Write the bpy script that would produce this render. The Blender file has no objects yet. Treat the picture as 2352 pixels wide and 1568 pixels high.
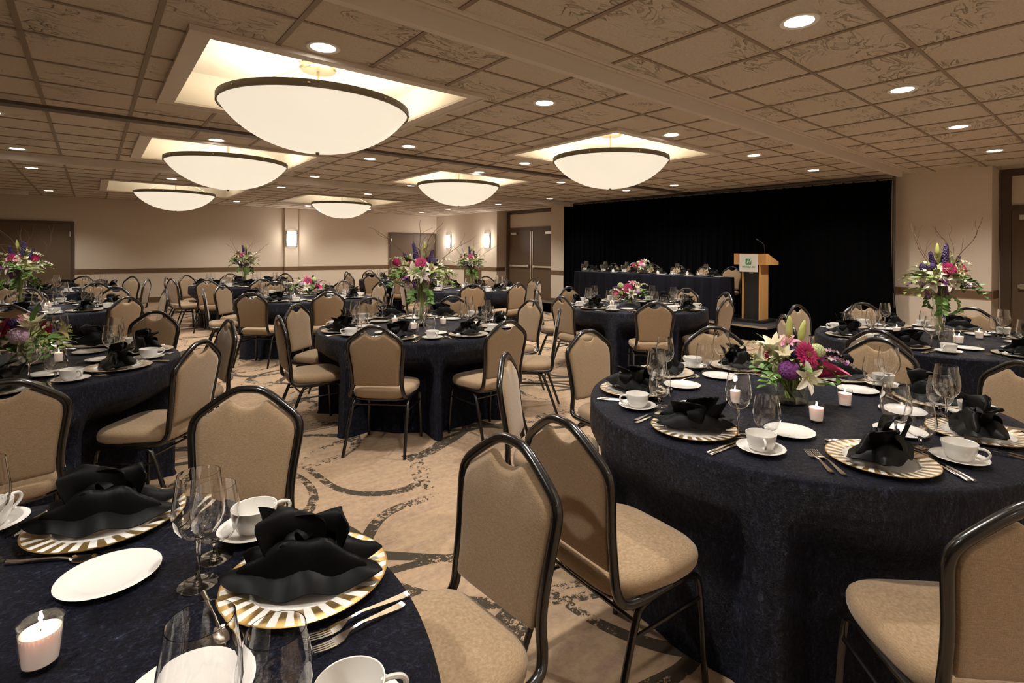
import bpy, bmesh, math, random
from math import sin, cos, pi, radians, sqrt, atan2, exp
from mathutils import Vector, Matrix, Quaternion
random.seed(7)
sc = bpy.context.scene
COL = sc.collection
TZ = 0.76           # height of the round table tops
CEIL = 2.75
YAW = .6961
FW = (sin(YAW), cos(YAW)); RT = (cos(YAW), -sin(YAW))

# ------------------------------------------------------------------ materials
def mat(name, base=(.8, .8, .8), rough=.5, metal=0., spec=.5, emit=None, estr=0., sheen=0., coat=0.):
    m = bpy.data.materials.new(name); m.use_nodes = True
    b = m.node_tree.nodes['Principled BSDF']
    b.inputs['Base Color'].default_value = (*base, 1)
    b.inputs['Roughness'].default_value = rough
    b.inputs['Metallic'].default_value = metal
    b.inputs['Specular IOR Level'].default_value = spec
    if sheen: b.inputs['Sheen Weight'].default_value = sheen
    if coat: b.inputs['Coat Weight'].default_value = coat
    if emit:
        b.inputs['Emission Color'].default_value = (*emit, 1); b.inputs['Emission Strength'].default_value = estr
    return m
class NT:
    def __init__(s, m): s.m = m; s.t = m.node_tree; s.b = s.t.nodes['Principled BSDF']
    def n(s, typ, **kw):
        nd = s.t.nodes.new(typ)
        for k, v in kw.items():
            if k in nd.inputs: nd.inputs[k].default_value = v
            else: setattr(nd, k, v)
        return nd
    def l(s, a, b): s.t.links.new(a, b)
    def coord(s, scale=(1, 1, 1), rot=(0, 0, 0), src='Object'):
        tc = s.n('ShaderNodeTexCoord'); mp = s.n('ShaderNodeMapping')
        mp.inputs['Scale'].default_value = scale; mp.inputs['Rotation'].default_value = rot
        s.l(tc.outputs[src], mp.inputs['Vector']); return mp.outputs['Vector']
    def noise(s, vec, scale, detail=3, rough=.5, dist=0.):
        nd = s.n('ShaderNodeTexNoise'); nd.inputs['Scale'].default_value = scale
        nd.inputs['Detail'].default_value = detail; nd.inputs['Roughness'].default_value = rough
        nd.inputs['Distortion'].default_value = dist
        s.l(vec, nd.inputs['Vector']); return nd.outputs['Fac']
    def ramp(s, fac, stops):
        r = s.n('ShaderNodeValToRGB'); e = r.color_ramp.elements
        while len(e) < len(stops): e.new(.5)
        for el, (p, c) in zip(e, stops):
            el.position = p; el.color = (*c, 1) if len(c) == 3 else c
        s.l(fac, r.inputs['Fac']); return r.outputs['Color']
    def mix(s, fac, a, b, blend='MIX'):
        x = s.n('ShaderNodeMix', data_type='RGBA', blend_type=blend)
        if isinstance(fac, float): x.inputs[0].default_value = fac
        else: s.l(fac, x.inputs[0])
        for v, i in ((a, 6), (b, 7)):
            if isinstance(v, tuple): x.inputs[i].default_value = (*v, 1)
            else: s.l(v, x.inputs[i])
        return x.outputs[2]
    def math(s, op, a, b=None):
        x = s.n('ShaderNodeMath', operation=op)
        for v, i in ((a, 0), (b, 1)):
            if v is None: continue
            if isinstance(v, (int, float)): x.inputs[i].default_value = v
            else: s.l(v, x.inputs[i])
        return x.outputs[0]
    def bump(s, h, strength=.3, dist=.01):
        bp = s.n('ShaderNodeBump'); bp.inputs['Strength'].default_value = strength; bp.inputs['Distance'].default_value = dist
        s.l(h, bp.inputs['Height']); s.l(bp.outputs['Normal'], s.b.inputs['Normal'])
    def col(s, c): s.l(c, s.b.inputs['Base Color'])

M = {}
def build_materials():
    # carpet: mottled tan with looping broken dark strokes
    m = mat('carpet', rough=.95, spec=.1); t = NT(m); v = t.coord()
    big = t.noise(v, 1.1, 4, .6); fine = t.noise(v, 28, 4, .7)
    base = t.ramp(big, [(.3, (.245, .170, .108)), (.5, (.33, .232, .142)), (.7, (.30, .203, .130))])
    streak = t.noise(t.coord((1.2, 9, 1), (0, 0, .25)), 2.2, 5, .65)
    base = t.mix(t.ramp(streak, [(.42, (0, 0, 0)), (.62, (.7, .7, .7))]), base, (.23, .155, .115))
    base = t.mix(t.ramp(fine, [(.38, (0, 0, 0)), (.66, (.6, .6, .6))]), base, (.43, .305, .205))
    # loops: level lines of two broad noise fields
    masks = []
    wob = t.n('ShaderNodeTexNoise'); wob.inputs['Scale'].default_value = .9; wob.inputs['Detail'].default_value = 1
    t.l(t.coord(), wob.inputs['Vector'])
    for sx, sy, rt_, off, rad, wd in ((1.15, .8, .5, 0, .40, .036), (.85, 1.15, -.3, 3.7, .38, .034), (.55, .62, .9, 9.1, .43, .022)):
        ad = t.n('ShaderNodeVectorMath', operation='MULTIPLY_ADD'); ad.inputs[1].default_value = (.55, .55, 0); t.l(wob.outputs['Color'], ad.inputs[0]); t.l(t.coord(), ad.inputs[2])
        mp = t.n('ShaderNodeMapping'); mp.inputs['Scale'].default_value = (sx, sy, 0); mp.inputs['Rotation'].default_value = (0, 0, rt_); mp.inputs['Location'].default_value = (off, off * .6, 0)
        t.l(ad.outputs[0], mp.inputs['Vector'])
        vo = t.n('ShaderNodeTexVoronoi', voronoi_dimensions='2D'); vo.inputs['Scale'].default_value = 1.0; vo.inputs['Randomness'].default_value = .75
        t.l(mp.outputs['Vector'], vo.inputs['Vector'])
        masks.append(t.math('LESS_THAN', t.math('ABSOLUTE', t.math('SUBTRACT', vo.outputs['Distance'], rad)), wd))
    masks[0] = t.math('MAXIMUM', masks[0], masks[2])
    ln = t.math('MAXIMUM', masks[0], masks[1])
    brk = t.noise(t.coord((1, 1, 1)), 26, 5, .75)
    brk2 = t.noise(t.coord((1, 1, 1)), 1.3, 2, .5)
    keep = t.math('GREATER_THAN', t.math('ADD', brk, t.math('MULTIPLY', brk2, .9)), .945)
    ln = t.math('MULTIPLY', ln, keep)
    t.col(t.mix(ln, base, (.052, .042, .030)))
    t.bump(t.noise(t.coord(), 260, 2, .6), .5, .004); M['carpet'] = m
    # ceiling tile: rough embossed mineral tile
    m = mat('ceiling_tile', rough=.9, spec=.15); t = NT(m)
    v = t.coord()
    g = t.noise(v, 60, 4, .75)
    vein = t.noise(t.coord((1, 2.2, 1), (0, 0, .5)), 3.0, 3, .55, 1.1)
    vl = t.math('ABSOLUTE', t.math('SUBTRACT', t.math('FRACT', t.math('MULTIPLY', vein, 6)), .5))
    vm = t.ramp(vl, [(.0, (1, 1, 1)), (.16, (0, 0, 0))]); pm = t.ramp(t.noise(v, 2.2, 2), [(.50, (0, 0, 0)), (.60, (1, 1, 1))])
    veinmask = t.math('MULTIPLY', vm, pm)
    t.col(t.mix(g, (.50, .43, .35), (.82, .72, .605)))
    hh = t.math('ADD', t.math('MULTIPLY', g, .35), t.math('MULTIPLY', veinmask, 1.1))
    t.bump(hh, .9, .03); M['tile'] = m
    M['tee'] = mat('ceiling_tee_bar', (.26, .195, .14), .6)
    M['track'] = mat('dark_partition_track', (.10, .075, .055), .5)
    M['fascia'] = mat('beam_paint', (.66, .58, .50), .6)
    M['white'] = mat('coffer_paint', (.82, .77, .67), .7)
    # walls: woven vinyl
    m = mat('wall_vinyl', rough=.8, spec=.2); t = NT(m)
    w1 = t.noise(t.coord((1, 1, 40)), 3, 3, .6); w2 = t.noise(t.coord((40, 40, 1)), 3, 3, .6)
    f = t.math('MULTIPLY', t.math('ADD', w1, w2), .5)
    t.col(t.mix(f, (.56, .475, .38), (.68, .59, .485))); t.bump(f, .15, .003); M['wall'] = m
    M['rail'] = mat('brown_rail', (.13, .075, .036), .5)
    m = mat('brown_door', rough=.5); t = NT(m)
    t.col(t.mix(t.noise(t.coord((30, 30, 1)), 2, 3), (.10, .062, .032), (.13, .082, .044))); M['door'] = m
    M['frame'] = mat('dark_door_frame', (.075, .045, .025), .5)
    M['steel'] = mat('brushed_steel', (.62, .58, .52), .3, 1.)
    M['bronze'] = mat('antique_bronze', (.10, .08, .05), .5, .6)
    M['brass'] = mat('satin_brass', (.48, .40, .27), .35, .9)
    # bowl: lit frosted glass
    m = mat('lit_frosted_glass', (.35, .32, .27), .4, emit=(1., .87, .68), estr=.33); t = NT(m)
    M['bowl'] = m
    M['lamp'] = mat('lamp_lens', (1, 1, 1), .4, emit=(1, .95, .88), estr=6)
    M['trimring'] = mat('white_trim_ring', (.75, .70, .62), .5)
    M['sconce'] = mat('lit_sconce_glass', (.9, .9, .9), .4, emit=(1, .93, .87), estr=1.8)
    M['darkmetal'] = mat('dark_bar', (.10, .085, .07), .4, .7)
    # chair fabric: linen weave
    m = mat('linen_upholstery', rough=.9, spec=.15, sheen=.25); t = NT(m)
    a = t.noise(t.coord((900, 900, 90)), 1, 2, .5); b = t.noise(t.coord((90, 90, 900)), 1, 2, .5)
    f = t.math('MULTIPLY', t.math('ADD', a, b), .5)
    t.col(t.ramp(f, [(.3, (.19, .125, .068)), (.5, (.29, .198, .115)), (.7, (.40, .285, .178))]))
    t.bump(f, .3, .002); M['fabric'] = m
    M['black'] = mat('black_chair_enamel', (.006, .005, .0045), .25, 0., .6, coat=.3)
    # crushed navy cloth
    m = mat('crushed_navy_cloth', rough=.5, spec=.2, sheen=.0); t = NT(m)
    v = t.coord(); cr1 = t.noise(v, 70, 5, .75, 1.6); cr2 = t.noise(t.coord((1, 1, .35)), 34, 4, .7, 2.2)
    f = t.math('ADD', t.math('MULTIPLY', cr1, .6), t.math('MULTIPLY', cr2, .6))
    t.col(t.ramp(f, [(.42, (.0012, .0016, .0045)), (.60, (.0035, .0045, .012)), (.66, (.010, .012, .028)), (.76, (.042, .048, .082))]))  # pale flecks paint the sparkle of the crinkles into the colour
    t.l(t.ramp(f, [(.4, (.66,) * 3), (.72, (.30,) * 3)]), t.b.inputs['Roughness'])
    t.bump(f, .9, .022); M['cloth'] = m
    m = mat('plain_navy_skirt', (.0055, .0065, .014), .7, spec=.15, sheen=.02); M['skirt'] = m
    M['velvet'] = mat('black_velour', (.0011, .0011, .0014), .95, spec=.05)
    M['riser'] = mat('black_stage_deck', (.01, .01, .01), .8)
    m = bpy.data.materials.new('thin_clear_glass'); m.use_nodes = True; nt = m.node_tree
    for nd in list(nt.nodes):
        if nd.type == 'BSDF_PRINCIPLED': nt.nodes.remove(nd)
    out = [nd for nd in nt.nodes if nd.type == 'OUTPUT_MATERIAL'][0]
    tr = nt.nodes.new('ShaderNodeBsdfTransparent'); tr.inputs[0].default_value = (.95, .965, .955, 1)
    gl = nt.nodes.new('ShaderNodeBsdfGlossy'); gl.inputs['Roughness'].default_value = .04; gl.inputs[0].default_value = (1, 1, 1, 1)
    lw = nt.nodes.new('ShaderNodeLayerWeight'); lw.inputs['Blend'].default_value = .5
    pw = nt.nodes.new('ShaderNodeMath'); pw.operation = 'POWER'; pw.inputs[1].default_value = 3.
    ml = nt.nodes.new('ShaderNodeMath'); ml.operation = 'MULTIPLY_ADD'; ml.inputs[1].default_value = .7; ml.inputs[2].default_value = .05
    mx = nt.nodes.new('ShaderNodeMixShader'); L = nt.links.new
    L(lw.outputs['Facing'], pw.inputs[0]); L(pw.outputs[0], ml.inputs[0]); L(ml.outputs[0], mx.inputs[0])
    L(tr.outputs[0], mx.inputs[1]); L(gl.outputs[0], mx.inputs[2]); L(mx.outputs[0], out.inputs['Surface']); M['thin'] = m
    M['china'] = mat('white_china', (.68, .655, .615), .18, spec=.5, coat=.4)
    M['gold'] = mat('gold_stripe', (.52, .34, .12), .30, .85)
    M['silver'] = mat('silver_cutlery', (.80, .77, .72), .16, 1.)
    M['napkin'] = mat('black_napkin', (.0013, .0013, .0012), .5, spec=.10)
    M['wax'] = mat('candle_wax', (.88, .74, .66), .6, emit=(1, .70, .58), estr=.12)  # the flame's glow through the wax is put in as emission
    M['wax'].node_tree.nodes['Principled BSDF'].inputs['Subsurface Weight'].default_value = .25
    M['flame'] = mat('candle_flame', (1, .8, .5), .5, emit=(1, .78, .45), estr=30)
    M['wick'] = mat('wick', (.02, .02, .02), .9)
    # clear glass and water
    for nm, ior, tint in (('glass', 1.52, (1, 1, 1)), ('vase', 1.42, (.97, .985, .975)), ('water', 1.33, (.97, .98, .95))):
        m = mat('clear_' + nm, tint, .0, spec=.5); b = m.node_tree.nodes['Principled BSDF']
        b.inputs['Transmission Weight'].default_value = 1; b.inputs['IOR'].default_value = ior; M[nm] = m
    # wood
    m = mat('maple_veneer', rough=.4); t = NT(m)
    f = t.noise(t.coord((14, 14, 1)), 2.2, 4, .6, .8)
    t.col(t.mix(f, (.47, .235, .075), (.66, .37, .14))); M['wood'] = m
    M['panel'] = mat('black_panel', (.012, .012, .012), .4)
    M['card'] = mat('white_card', (.78, .76, .70), .6)
    M['green_ink'] = mat('green_ink', (.03, .28, .11), .6)
    # plants
    def plant(nm, c1, c2, rough=.5, sc_=30):
        m = mat(nm, rough=rough, spec=.35); t = NT(m)
        t.col(t.mix(t.noise(t.coord(), sc_, 3), c1, c2)); M[nm] = m
    plant('leaf', (.06, .15, .025), (.14, .27, .06))
    plant('pale_leaf', (.16, .24, .055), (.30, .36, .11))
    plant('stem', (.20, .25, .05), (.36, .39, .11))
    plant('cream', (.74, .66, .44), (.82, .78, .64))
    plant('white_petal', (.78, .72, .60), (.84, .80, .72))
    plant('bud', (.40, .44, .10), (.58, .58, .22))
    plant('magenta', (.30, .012, .075), (.46, .025, .13))
    plant('pink', (.50, .16, .27), (.62, .28, .36))
    plant('purple', (.16, .035, .20), (.28, .075, .30))
    plant('violet', (.035, .02, .085), (.085, .045, .16))
    plant('lilac', (.46, .28, .42), (.62, .46, .54))
    plant('green_bloom', (.42, .48, .20), (.62, .64, .38))
    plant('twig', (.10, .05, .035), (.17, .095, .06))
    plant('disc', (.10, .012, .02), (.24, .09, .03))
build_materials()

# ------------------------------------------------------------------ mesh builder
class MB:
    def __init__(s): s.v = []; s.f = []; s.mi = []; s.cur = 0
    def face(s, *i): s.f.append(tuple(i)); s.mi.append(s.cur)
    def box(s, x0, x1, y0, y1, z0, z1):
        b = len(s.v)
        s.v += [(x, y, z) for z in (z0, z1) for x, y in ((x0, y0), (x1, y0), (x1, y1), (x0, y1))]
        for q in ((3, 2, 1, 0), (4, 5, 6, 7), (0, 1, 5, 4), (1, 2, 6, 5), (2, 3, 7, 6), (3, 0, 4, 7)): s.face(*[b + k for k in q])
        return s
    def prism(s, poly, z0, z1):
        b = len(s.v); n = len(poly)
        s.v += [(x, y, z0) for x, y in poly] + [(x, y, z1) for x, y in poly]
        s.face(*[b + n - 1 - k for k in range(n)]); s.face(*[b + n + k for k in range(n)])
        for k in range(n): j = (k + 1) % n; s.face(b + k, b + j, b + n + j, b + n + k)
        return s
    def tube(s, path, r, n=8, cap=True):
        path = [Vector(p) for p in path]; b = len(s.v); N = len(path)
        rs = list(r) if isinstance(r, (list, tuple)) else [r] * N; rs += [rs[-1]] * (N - len(rs))
        up = None
        for i, p in enumerate(path):
            d = (path[min(i + 1, N - 1)] - path[max(i - 1, 0)]).normalized()
            if up is None:
                up = Vector((0, 0, 1)) if abs(d.z) < .9 else Vector((0, 1, 0))
            x = up.cross(d)
            if x.length < 1e-4: x = Vector((1, 0, 0)).cross(d)
            x.normalize(); y = d.cross(x).normalized(); up = y
            for k in range(n):
                a = 2 * pi * k / n; s.v.append(tuple(p + (x * cos(a) + y * sin(a)) * rs[i]))
        for i in range(N - 1):
            for k in range(n):
                j = (k + 1) % n
                s.face(b + i * n + k, b + i * n + j, b + (i + 1) * n + j, b + (i + 1) * n + k)
        if cap:
            s.face(*[b + n - 1 - k for k in range(n)]); s.face(*[b + (N - 1) * n + k for k in range(n)])
        return s
    def lathe(s, prof, n=24, c=(0, 0, 0), mats=None):
        b = len(s.v); N = len(prof)
        for r, z in prof:
            for k in range(n):
                a = 2 * pi * k / n; s.v.append((c[0] + r * cos(a), c[1] + r * sin(a), c[2] + z))
        for i in range(N - 1):
            for k in range(n):
                j = (k + 1) % n
                if prof[i][0] < 1e-6 and prof[i + 1][0] < 1e-6: continue
                if mats: s.cur = mats(i, k)
                s.face(b + i * n + k, b + i * n + j, b + (i + 1) * n + j, b + (i + 1) * n + k)
        return s
    def grid(s, fn, nu, nv):
        b = len(s.v)
        for i in range(nu + 1):
            for j in range(nv + 1): s.v.append(tuple(fn(i / nu, j / nv)))
        for i in range(nu):
            for j in range(nv):
                q = b + i * (nv + 1) + j; s.face(q, q + nv + 1, q + nv + 2, q + 1)
        return s
    def mesh(s, name, mats, smooth=True, weld=True, auto=None):
        me = bpy.data.meshes.new(name); me.from_pydata(s.v, [], s.f)
        for m in (mats if isinstance(mats, (list, tuple)) else [mats]): me.materials.append(m)
        if any(s.mi): me.polygons.foreach_set('material_index', s.mi)
        bm = bmesh.new(); bm.from_mesh(me)
        if weld: bmesh.ops.remove_doubles(bm, verts=bm.verts, dist=1e-5)
        bmesh.ops.recalc_face_normals(bm, faces=bm.faces)
        for f in bm.faces: f.smooth = smooth
        if smooth:
            lim = radians(auto or 40)
            for e in bm.edges:
                if len(e.link_faces) == 2 and e.calc_face_angle(0) > lim: e.smooth = False
        bm.to_mesh(me); bm.free(); return me
    def obj(s, name, mats, parent=None, **kw): return link(name, s.mesh(name, mats, **kw), parent)

def link(name, me, parent=None):
    o = bpy.data.objects.new(name, me); COL.objects.link(o)
    if parent: o.parent = parent
    return o
def thing(name, label=None, cat=None, loc=(0, 0, 0), rz=0., group=None):
    o = bpy.data.objects.new(name, None); o.empty_display_size = .05; COL.objects.link(o)
    o.location = loc; o.rotation_euler = (0, 0, rz)
    if label: tag(o, label, cat, group)
    return o
def tag(o, label, cat, group=None):
    o['label'] = label; o['category'] = cat
    if group: o['group'] = group
    return o
def struct(o): o['kind'] = 'structure'; return o
PROTO = {}
def dup(root, loc, rz, label, cat, group=None):
    """the first use moves the prototype itself; later uses copy it with its parts and sub-parts"""
    if root.name not in PROTO:
        PROTO[root.name] = 1; r = root
    else:
        r = root.copy(); COL.objects.link(r)
        for ch in root.children:
            c = ch.copy(); COL.objects.link(c); c.parent = r
            for g in ch.children:
                d = g.copy(); COL.objects.link(d); d.parent = c
    r.location = loc; r.rotation_euler = (0, 0, rz)
    return tag(r, label, cat, group)
def chaikin(p, it=2, closed=False):
    p = [Vector(q) for q in p]
    for _ in range(it):
        q = [] if closed else [p[0]]
        for i in range(len(p) - (0 if closed else 1)):
            a, b = p[i], p[(i + 1) % len(p)]; q += [a * .75 + b * .25, a * .25 + b * .75]
        if not closed: q.append(p[-1])
        p = q
    return p

# ------------------------------------------------------------------ camera model (used to skip copies far outside the frame)
F_, CX_, CY_, HC = 1198.684, 1212.57, 576.045, 1.467
def proj(u, v, z):
    d = u * FW[0] + v * FW[1]; r = u * RT[0] + v * RT[1]
    if d < .12: return None
    return CX_ + F_ * r / d, CY_ - F_ * (z - HC) / d
def seen(u, v, z, m=160):
    p = proj(u, v, z)
    return p is not None and -m < p[0] < 2352 + m and -m < p[1] < 1568 + m

# ------------------------------------------------------------------ room shell
UL, UR, VB, VF = -4.0, 10.05, -2.6, 17.45
R1 = (11.0, 13.6, .45)       # door recess near the far corner (v0, v1, depth)
R2 = (-.75, 1.5, .6)         # door recess at the right
COFFERS = [(.54, 2.38, 3.64, 5.42), (.52, 2.36, 7.32, 9.08), (.24, 2.55, 12.5, 14.75),
           (4.27, 6.10, 3.66, 5.42), (4.27, 6.08, 7.28, 9.10), (3.85, 6.2, 12.5, 14.75),
           (.54, 2.38, -1.6, .17), (4.27, 6.10, -1.6, .17)]
BEAM = [2.47, 6.45, 9.84, 16.15]
def shell():
    struct(MB().box(UL - .2, UR + .9, VB - .2, VF + .2, -.12, 0).obj('floor', M['carpet'], smooth=False))
    # ceiling sheet with openings for the coffers
    us = sorted({UL, UR + .7} | {c[k] for c in COFFERS for k in (0, 1)}); vs = sorted({VB, VF} | {c[k] for c in COFFERS for k in (2, 3)})
    mb = MB()
    for a, b in zip(us, us[1:]):
        for c, d in zip(vs, vs[1:]):
            mu, mv = (a + b) / 2, (c + d) / 2
            if any(k[0] < mu < k[1] and k[2] < mv < k[3] for k in COFFERS): continue
            n = len(mb.v); mb.v += [(a, c, CEIL), (b, c, CEIL), (b, d, CEIL), (a, d, CEIL)]; mb.face(n, n + 3, n + 2, n + 1)
    ceil = struct(mb.obj('ceiling', M['tile'], smooth=False))
    g = MB()
    def clear(u0, u1, v0, v1):   # grid bars stop at coffer openings
        return [(c[0] - .1, c[1] + .1, c[2] - .1, c[3] + .1) for c in COFFERS if not (u1 < c[0] - .1 or u0 > c[1] + .1 or v1 < c[2] - .1 or v0 > c[3] + .1)]
    def bar_u(v, u0, u1, w):     # runs along u
        cuts = sorted((c[0], c[1]) for c in clear(u0, u1, v, v)); p = u0
        for a, b in cuts:
            if a > p: g.box(p, a, v - w / 2, v + w / 2, CEIL - .007, CEIL + .004)
            p = max(p, b)
        if p < u1: g.box(p, u1, v - w / 2, v + w / 2, CEIL - .007, CEIL + .004)
    def bar_v(u, v0, v1, w):
        cuts = sorted((c[2], c[3]) for c in clear(u, u, v0, v1)); p = v0
        for a, b in cuts:
            if a > p: g.box(u - w / 2, u + w / 2, p, a, CEIL - .0065, CEIL + .004)
            p = max(p, b)
        if p < v1: g.box(u - w / 2, u + w / 2, p, v1, CEIL - .0065, CEIL + .004)
    bays = [(VB, 2.40, 2.1665), (2.54, 6.38, 3.06), (6.62, 9.80, 7.25), (9.9, 16.1, 10.55), (16.2, VF, 16.75)]
    for v0, v1, o in bays:
        k = math.ceil((v0 - o) / .61)
        while o + k * .61 < v1:
            if o + k * .61 > v0 + .08: bar_u(o + k * .61, UL, UR, .02)
            k += 1
        u = 2.107 - 10 * .61
        while u < UR - .1:
            if u > UL: bar_v(u, v0, v1, .03)
            u += .61
    g.obj('grid_bars', M['tee'], ceil, smooth=False)
    # coffers: beige flange and white lined box
    for i, (a, b, c, d) in enumerate(COFFERS):
        top = CEIL + .27; w = .03
        mb = MB(); mb.box(a - w, a, c - w, d + w, CEIL - .004, top); mb.box(b, b + w, c - w, d + w, CEIL - .004, top)
        mb.box(a, b, c - w, c, CEIL - .004, top); mb.box(a, b, d, d + w, CEIL - .004, top); mb.box(a - w, b + w, c - w, d + w, top, top + .03)
        t = struct(mb.obj('trim_%d' % (i + 4), M['white'], smooth=False))
        fl = MB(); e = .10
        for (x0, x1, y0, y1) in ((a - e, a, c - e, d + e), (b, b + e, c - e, d + e), (a, b, c - e, c), (a, b, d, d + e)):
            fl.box(x0, x1, y0, y1, CEIL - .022, CEIL - .003)
        for (x0, x1, y0, y1) in ((a - e - .02, a - e, c - e - .02, d + e + .02), (b + e, b + e + .02, c - e - .02, d + e + .02), (a - e, b + e, c - e - .02, c - e), (a - e, b + e, d + e, d + e + .02)):
            fl.box(x0, x1, y0, y1, CEIL - .034, CEIL - .001)
        fl.obj('flange', M['fascia'], t, smooth=False)
    # partition tracks across the ceiling
    for n, (v, kind, u0, u1) in enumerate([(BEAM[0], 0, UL, 9.54), (BEAM[1], 1, UL, UR), (BEAM[2], 0, UL, UR), (BEAM[3], 0, UL, -1.1)]):
        mb = MB()
        if kind == 0:
            mb.box(u0, u1, v, v + .05, CEIL - .105, CEIL)
            mb.box(u0, UR if n == 0 else u1, v - .105, v - .085, CEIL - .018, CEIL); mb.box(u0, UR if n == 0 else u1, v - .06, v - .045, CEIL - .014, CEIL)
            mb.box(u0, UR if n == 0 else u1, v - .085, v, CEIL - .006, CEIL)
            o = mb.obj('trim_%d' % (20 + n), M['fascia'], smooth=False)
        else:
            mb.box(u0, u1, v - .06, v + .08, CEIL - .03, CEIL); mb.box(u0, u1, v + .09, v + .10, CEIL - .02, CEIL); mb.box(u0, u1, v + .13, v + .14, CEIL - .02, CEIL)
            o = mb.obj('trim_%d' % (20 + n), M['track'], smooth=False)
        struct(o)
    # walls
    wl = MB().box(UL - .15, UR + .15, VF, VF + .15, 0, 3.05); wl.box(4.62, 5.01, VF - .09, VF, 0, CEIL)
    struct(wl.obj('wall_left', M['wall'], smooth=False))
    wr = MB()
    wr.box(UR, UR + .15, R1[1], VF, 0, 3.05); wr.box(UR, UR + .15, R2[1], R1[0], 0, 3.05); wr.box(UR, UR + .15, VB - .15, R2[0], 0, 3.05)
    for (a, b, dp) in (R1, R2):
        wr.box(UR + dp, UR + dp + .15, a - .15, b + .15, 0, 3.05)
        wr.box(UR + .15, UR + dp, a - .15, a, 0, 3.05); wr.box(UR + .15, UR + dp, b, b + .15, 0, 3.05)
    struct(wr.obj('wall_right', M['wall'], smooth=False))
    struct(MB().box(UL - .15, UR + .15, VB - .15, VB, 0, 3.05).obj('wall_back', M['wall'], smooth=False))
    struct(MB().box(UL - .15, UL, VB, VF, 0, 3.05).obj('wall_near', M['wall'], smooth=False))
    # chair rail and baseboards
    def along(name, z0, z1, t_, left, m):
        mb = MB()
        if left:
            for a, b in ((UL, -2.3), (-.36, 4.62), (5.01, 8.12), (10.0, UR)): mb.box(a, b, VF - t_, VF, z0, z1)
            mb.box(4.62 - t_, 5.01 + t_, VF - .09 - t_, VF - .09, z0, z1); mb.box(4.62 - t_, 4.62, VF - .09, VF, z0, z1); mb.box(5.01, 5.01 + t_, VF - .09, VF, z0, z1)
        else:
            for a, b in ((VB, R2[0]), (R2[1], R1[0]), (R1[1], VF - .02)): mb.box(UR - t_, UR, a, b, z0, z1)
            for a, dp in ((R1[1], R1[2]), (R2[1], R2[2])): mb.box(UR, UR + dp - .12, a - t_, a, z0, z1)
        struct(mb.obj(name, m, smooth=False))
    along('trim_1', .81, .925, .018, True, M['rail']); along('trim_2', .81, .925, .018, False, M['rail'])
    along('baseboard_left', 0, .14, .014, True, M['rail']); along('baseboard_right', 0, .14, .014, False, M['rail'])
    # small brown service panel in the wainscot below the rail
    struct(MB().box(UR - .012, UR, 14.45, 15.52, .14, .81).obj('trim_3', M['door'], smooth=False))

def leaf_door(parent, x0, x1, y0, y1, z1, horizontal=True):
    mb = MB().box(x0, x1, y0, y1, .01, z1)
    return mb.obj('door_leaf', M['door'], parent, smooth=False)
def doors():
    # double doors in the far recess, facing the room along -u
    for n, (a, b, dp, leaves) in enumerate(((R1[0], R1[1], R1[2], [(11.22, 12.31), (12.33, 13.44)]), (R2[0], R2[1], R2[2], [(-.55, .40), (.42, 1.36)]))):
        d = struct(thing('door_%d' % (n + 1), loc=(UR + dp, 0, 0)))
        fr = MB(); t = .07
        fr.box(-t, 0, a + .02, leaves[0][0], 0, CEIL - .02); fr.box(-t, 0, leaves[1][1], b - .02, 0, CEIL - .02)
        fr.box(-t, 0, leaves[0][0], leaves[1][1], 2.12, 2.2); fr.box(-t, 0, leaves[0][0], leaves[1][1], CEIL - .11, CEIL - .02)
        fr.obj('door_frame', M['frame'], d, smooth=False)
        MB().box(-.03, 0, leaves[0][0], leaves[1][1], 2.2, CEIL - .11).obj('transom_panel', M['wall'], d, smooth=False)
        for (p, q) in leaves:
            lf = leaf_door(d, -.05, -.005, p + .004, q - .004, 2.12)
            bar = MB().box(-.10, -.05, p + .10, p + .16, .95, 1.03); bar.box(-.10, -.05, q - .16, q - .10, .95, 1.03); bar.box(-.115, -.085, p + .08, q - .08, .965, 1.015)
            bar.obj('push_bar', M['steel'], lf, smooth=False)
            mid = q if p == leaves[0][0] else p; o = -.03 if mid == q else .03
            MB().box(-.062, -.05, mid + o - .018, mid + o + .018, .05, 2.08).obj('vertical_rod', M['steel'], lf, smooth=False)
            e = q if mid == p else p
            dr = (p + q) / 2
            MB().box(-.11, -.05, (e + dr) / 2 - .14, (e + dr) / 2 + .14, 1.98, 2.05).obj('door_closer', M['steel'], lf, smooth=False)
    # brown doors on the left wall
    for n, (a, b, h) in enumerate(((-2.25, -.40, 2.07), (8.17, 9.96, 2.03))):
        d = struct(thing('door_%d' % (n + 3), loc=(0, VF, 0)))
        fr = MB(); fr.box(a - .06, a, -.05, 0, 0, h + .06); fr.box(b, b + .06, -.05, 0, 0, h + .06); fr.box(a, b, -.05, 0, h, h + .06)
        fr.obj('door_frame', M['frame'], d, smooth=False)
        m = (a + b) / 2
        for (p, q, hx) in ((a, m, a), (m, b, b)):
            lf = leaf_door(d, p + .004, q - .004, -.035, -.003, h)
            s_ = 1 if hx == a else -1
            hg = MB()
            for z in (.25, 1.75): hg.box(hx + s_ * .008, hx + s_ * .03, -.046, -.035, z, z + .13)
            hg.obj('hinge', M['steel'], lf, smooth=False)
            MB().tube([(m - s_ * -.06 * -1, -.035, 1.0), (m + s_ * -.06, -.09, 1.0)], .012).tube([(m - s_ * .06, -.09, 1.0), (m - s_ * .17, -.09, 1.0)], .011).obj('door_handle', M['steel'], lf)
shell(); doors()

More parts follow.
